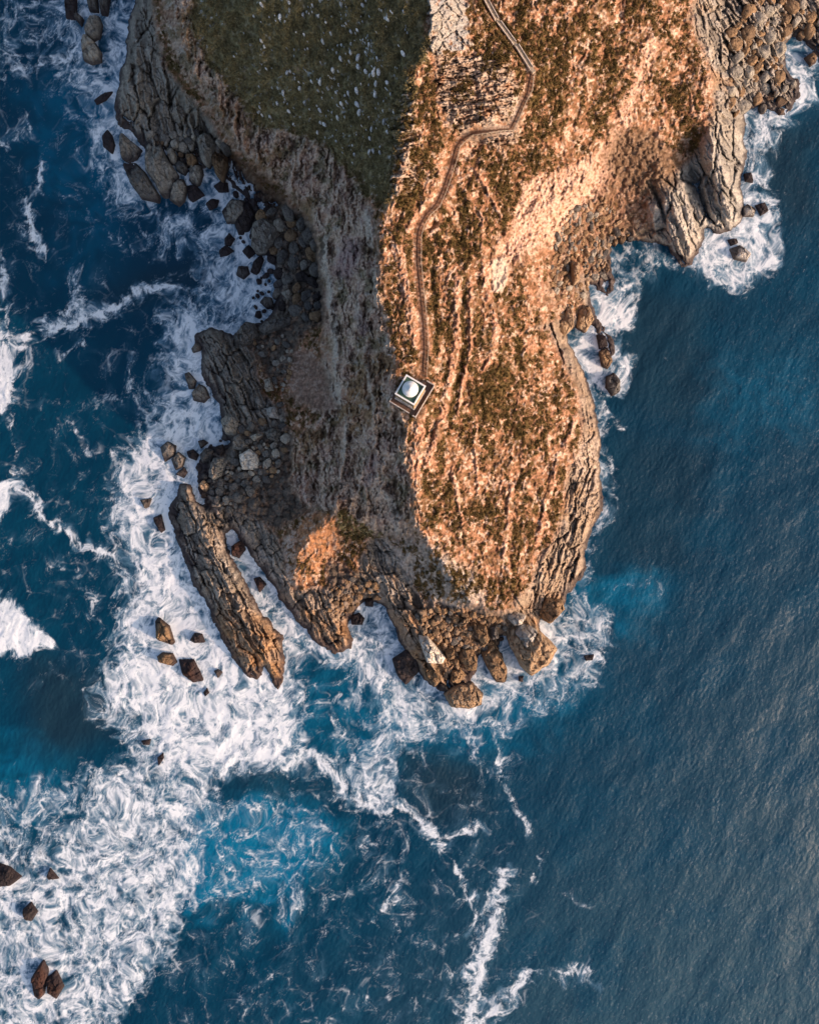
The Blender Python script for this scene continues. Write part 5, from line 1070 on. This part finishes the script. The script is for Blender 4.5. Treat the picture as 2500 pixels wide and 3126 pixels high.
# dirt path: ribbon over the levelled bench
def ribbon(name, poly, zz, wd, mat, thick=.3):
    n = len(poly); v = []; f = []
    for i, (x, y) in enumerate(poly):
        a = poly[max(i - 1, 0)]; b_ = poly[min(i + 1, n - 1)]; dx, dy = b_[0] - a[0], b_[1] - a[1]; Lq = math.hypot(dx, dy); nx, ny = -dy / Lq, dx / Lq
        for s_, dz in ((-1.15, -thick), (-1, 0), (-.4, .02), (.4, .02), (1, 0), (1.15, -thick)):
            ww = wd * (1 + .22 * math.sin(i * .7 + s_) * math.sin(i * .23))
            v.append(W(x + nx * s_ * ww, y + ny * s_ * ww, zz[i] + dz))
    for i in range(n - 1):
        for q in range(5): f.append((i * 6 + q, i * 6 + q + 1, i * 6 + 7 + q, i * 6 + 6 + q))
    me = bpy.data.meshes.new(name); me.from_pydata(v, [], f); me.polygons.foreach_set('use_smooth', [True] * len(f)); me.materials.append(mat)
    o = bpy.data.objects.new(name, me); COL.objects.link(o); return o
pa = ribbon('path', PATH, [z + .02 for z in pz], 2.3, DIRT); pa['kind'] = 'structure'
# concrete stairway, three flights between low side walls
SP = [(p, sz[i]) for i, p in enumerate(STAIR)]
def zat(x, y): return min(SP, key=lambda q: (q[0][0] - x) ** 2 + (q[0][1] - y) ** 2)[1]
fl = [((1452,-60),(1516,58)), ((1524,68),(1570,131)), ((1578,139),(1622,209))]
o0 = W(1622, 209, zat(1622, 209)); sw = empty('stairway', o0); setp(sw, 'pale concrete stairway of three flights with low side walls climbing the upper slope', 'stairway')
for (a, b_) in fl:
    A = W(*a, zat(*a) + .25); B = W(*b_, zat(*b_) + .1); dx, dy, dz = B[0] - A[0], B[1] - A[1], B[2] - A[2]; Ln = math.hypot(dx, dy); rz = math.atan2(dy, dx); ns = max(4, int(Ln / .34)); st_ = MB()
    for i in range(ns):
        u = (i + .5) / ns; st_.box((A[0] + dx * u - o0[0], A[1] + dy * u - o0[1], A[2] + dz * u - o0[2] - .3), (Ln / ns * .998, .72, .7), rz)
    st_.build('steps', CONC, sw)
    for s_ in (-1, 1):
        nx, ny = -math.sin(rz) * .5 * s_, math.cos(rz) * .5 * s_; wl = MB()
        wl.bar((A[0] + nx - o0[0], A[1] + ny - o0[1], A[2] - o0[2] + .15), (B[0] + nx - o0[0], B[1] + ny - o0[1], B[2] - o0[2] + .15), .16, .9); wl.build('side_wall', STONEW, sw, .02)
for (x, y) in ((1520, 63), (1574, 135), (1626, 214)):
    A = W(x, y, zat(x, y)); ld = MB(); ld.box((A[0] - o0[0], A[1] - o0[1], A[2] - o0[2] - .25), (1.15, .9, .8), -.95); ld.build('landing', CONC, sw, .03)
# low beams by the ruin above the lighthouse
def beam(a, b_, lab, w_=.22):
    za, zb = float(raw_z(*a)), float(raw_z(*b_)); z = max(za, zb) + .35; A = W(*a, z); B = W(*b_, z); o = empty('low_wall', A); setp(o, lab, 'wall')
    t = MB(); t.bar((0, 0, -.6), (B[0] - A[0], B[1] - A[1], -.6), w_ * 1.6, 1.5); t.build('masonry', TIMBER, o, .03)
    t = MB(); t.bar((0, 0, .19), (B[0] - A[0], B[1] - A[1], .19), w_, .08); t.build('coping', STONEW, o)
beam((1183,1083), (1257,1086), 'low orange stone wall crossing the ridge just above the lighthouse')
beam((1147,812), (1192,808), 'short pale wall on the shaded brink of the ridge above the stony scar')
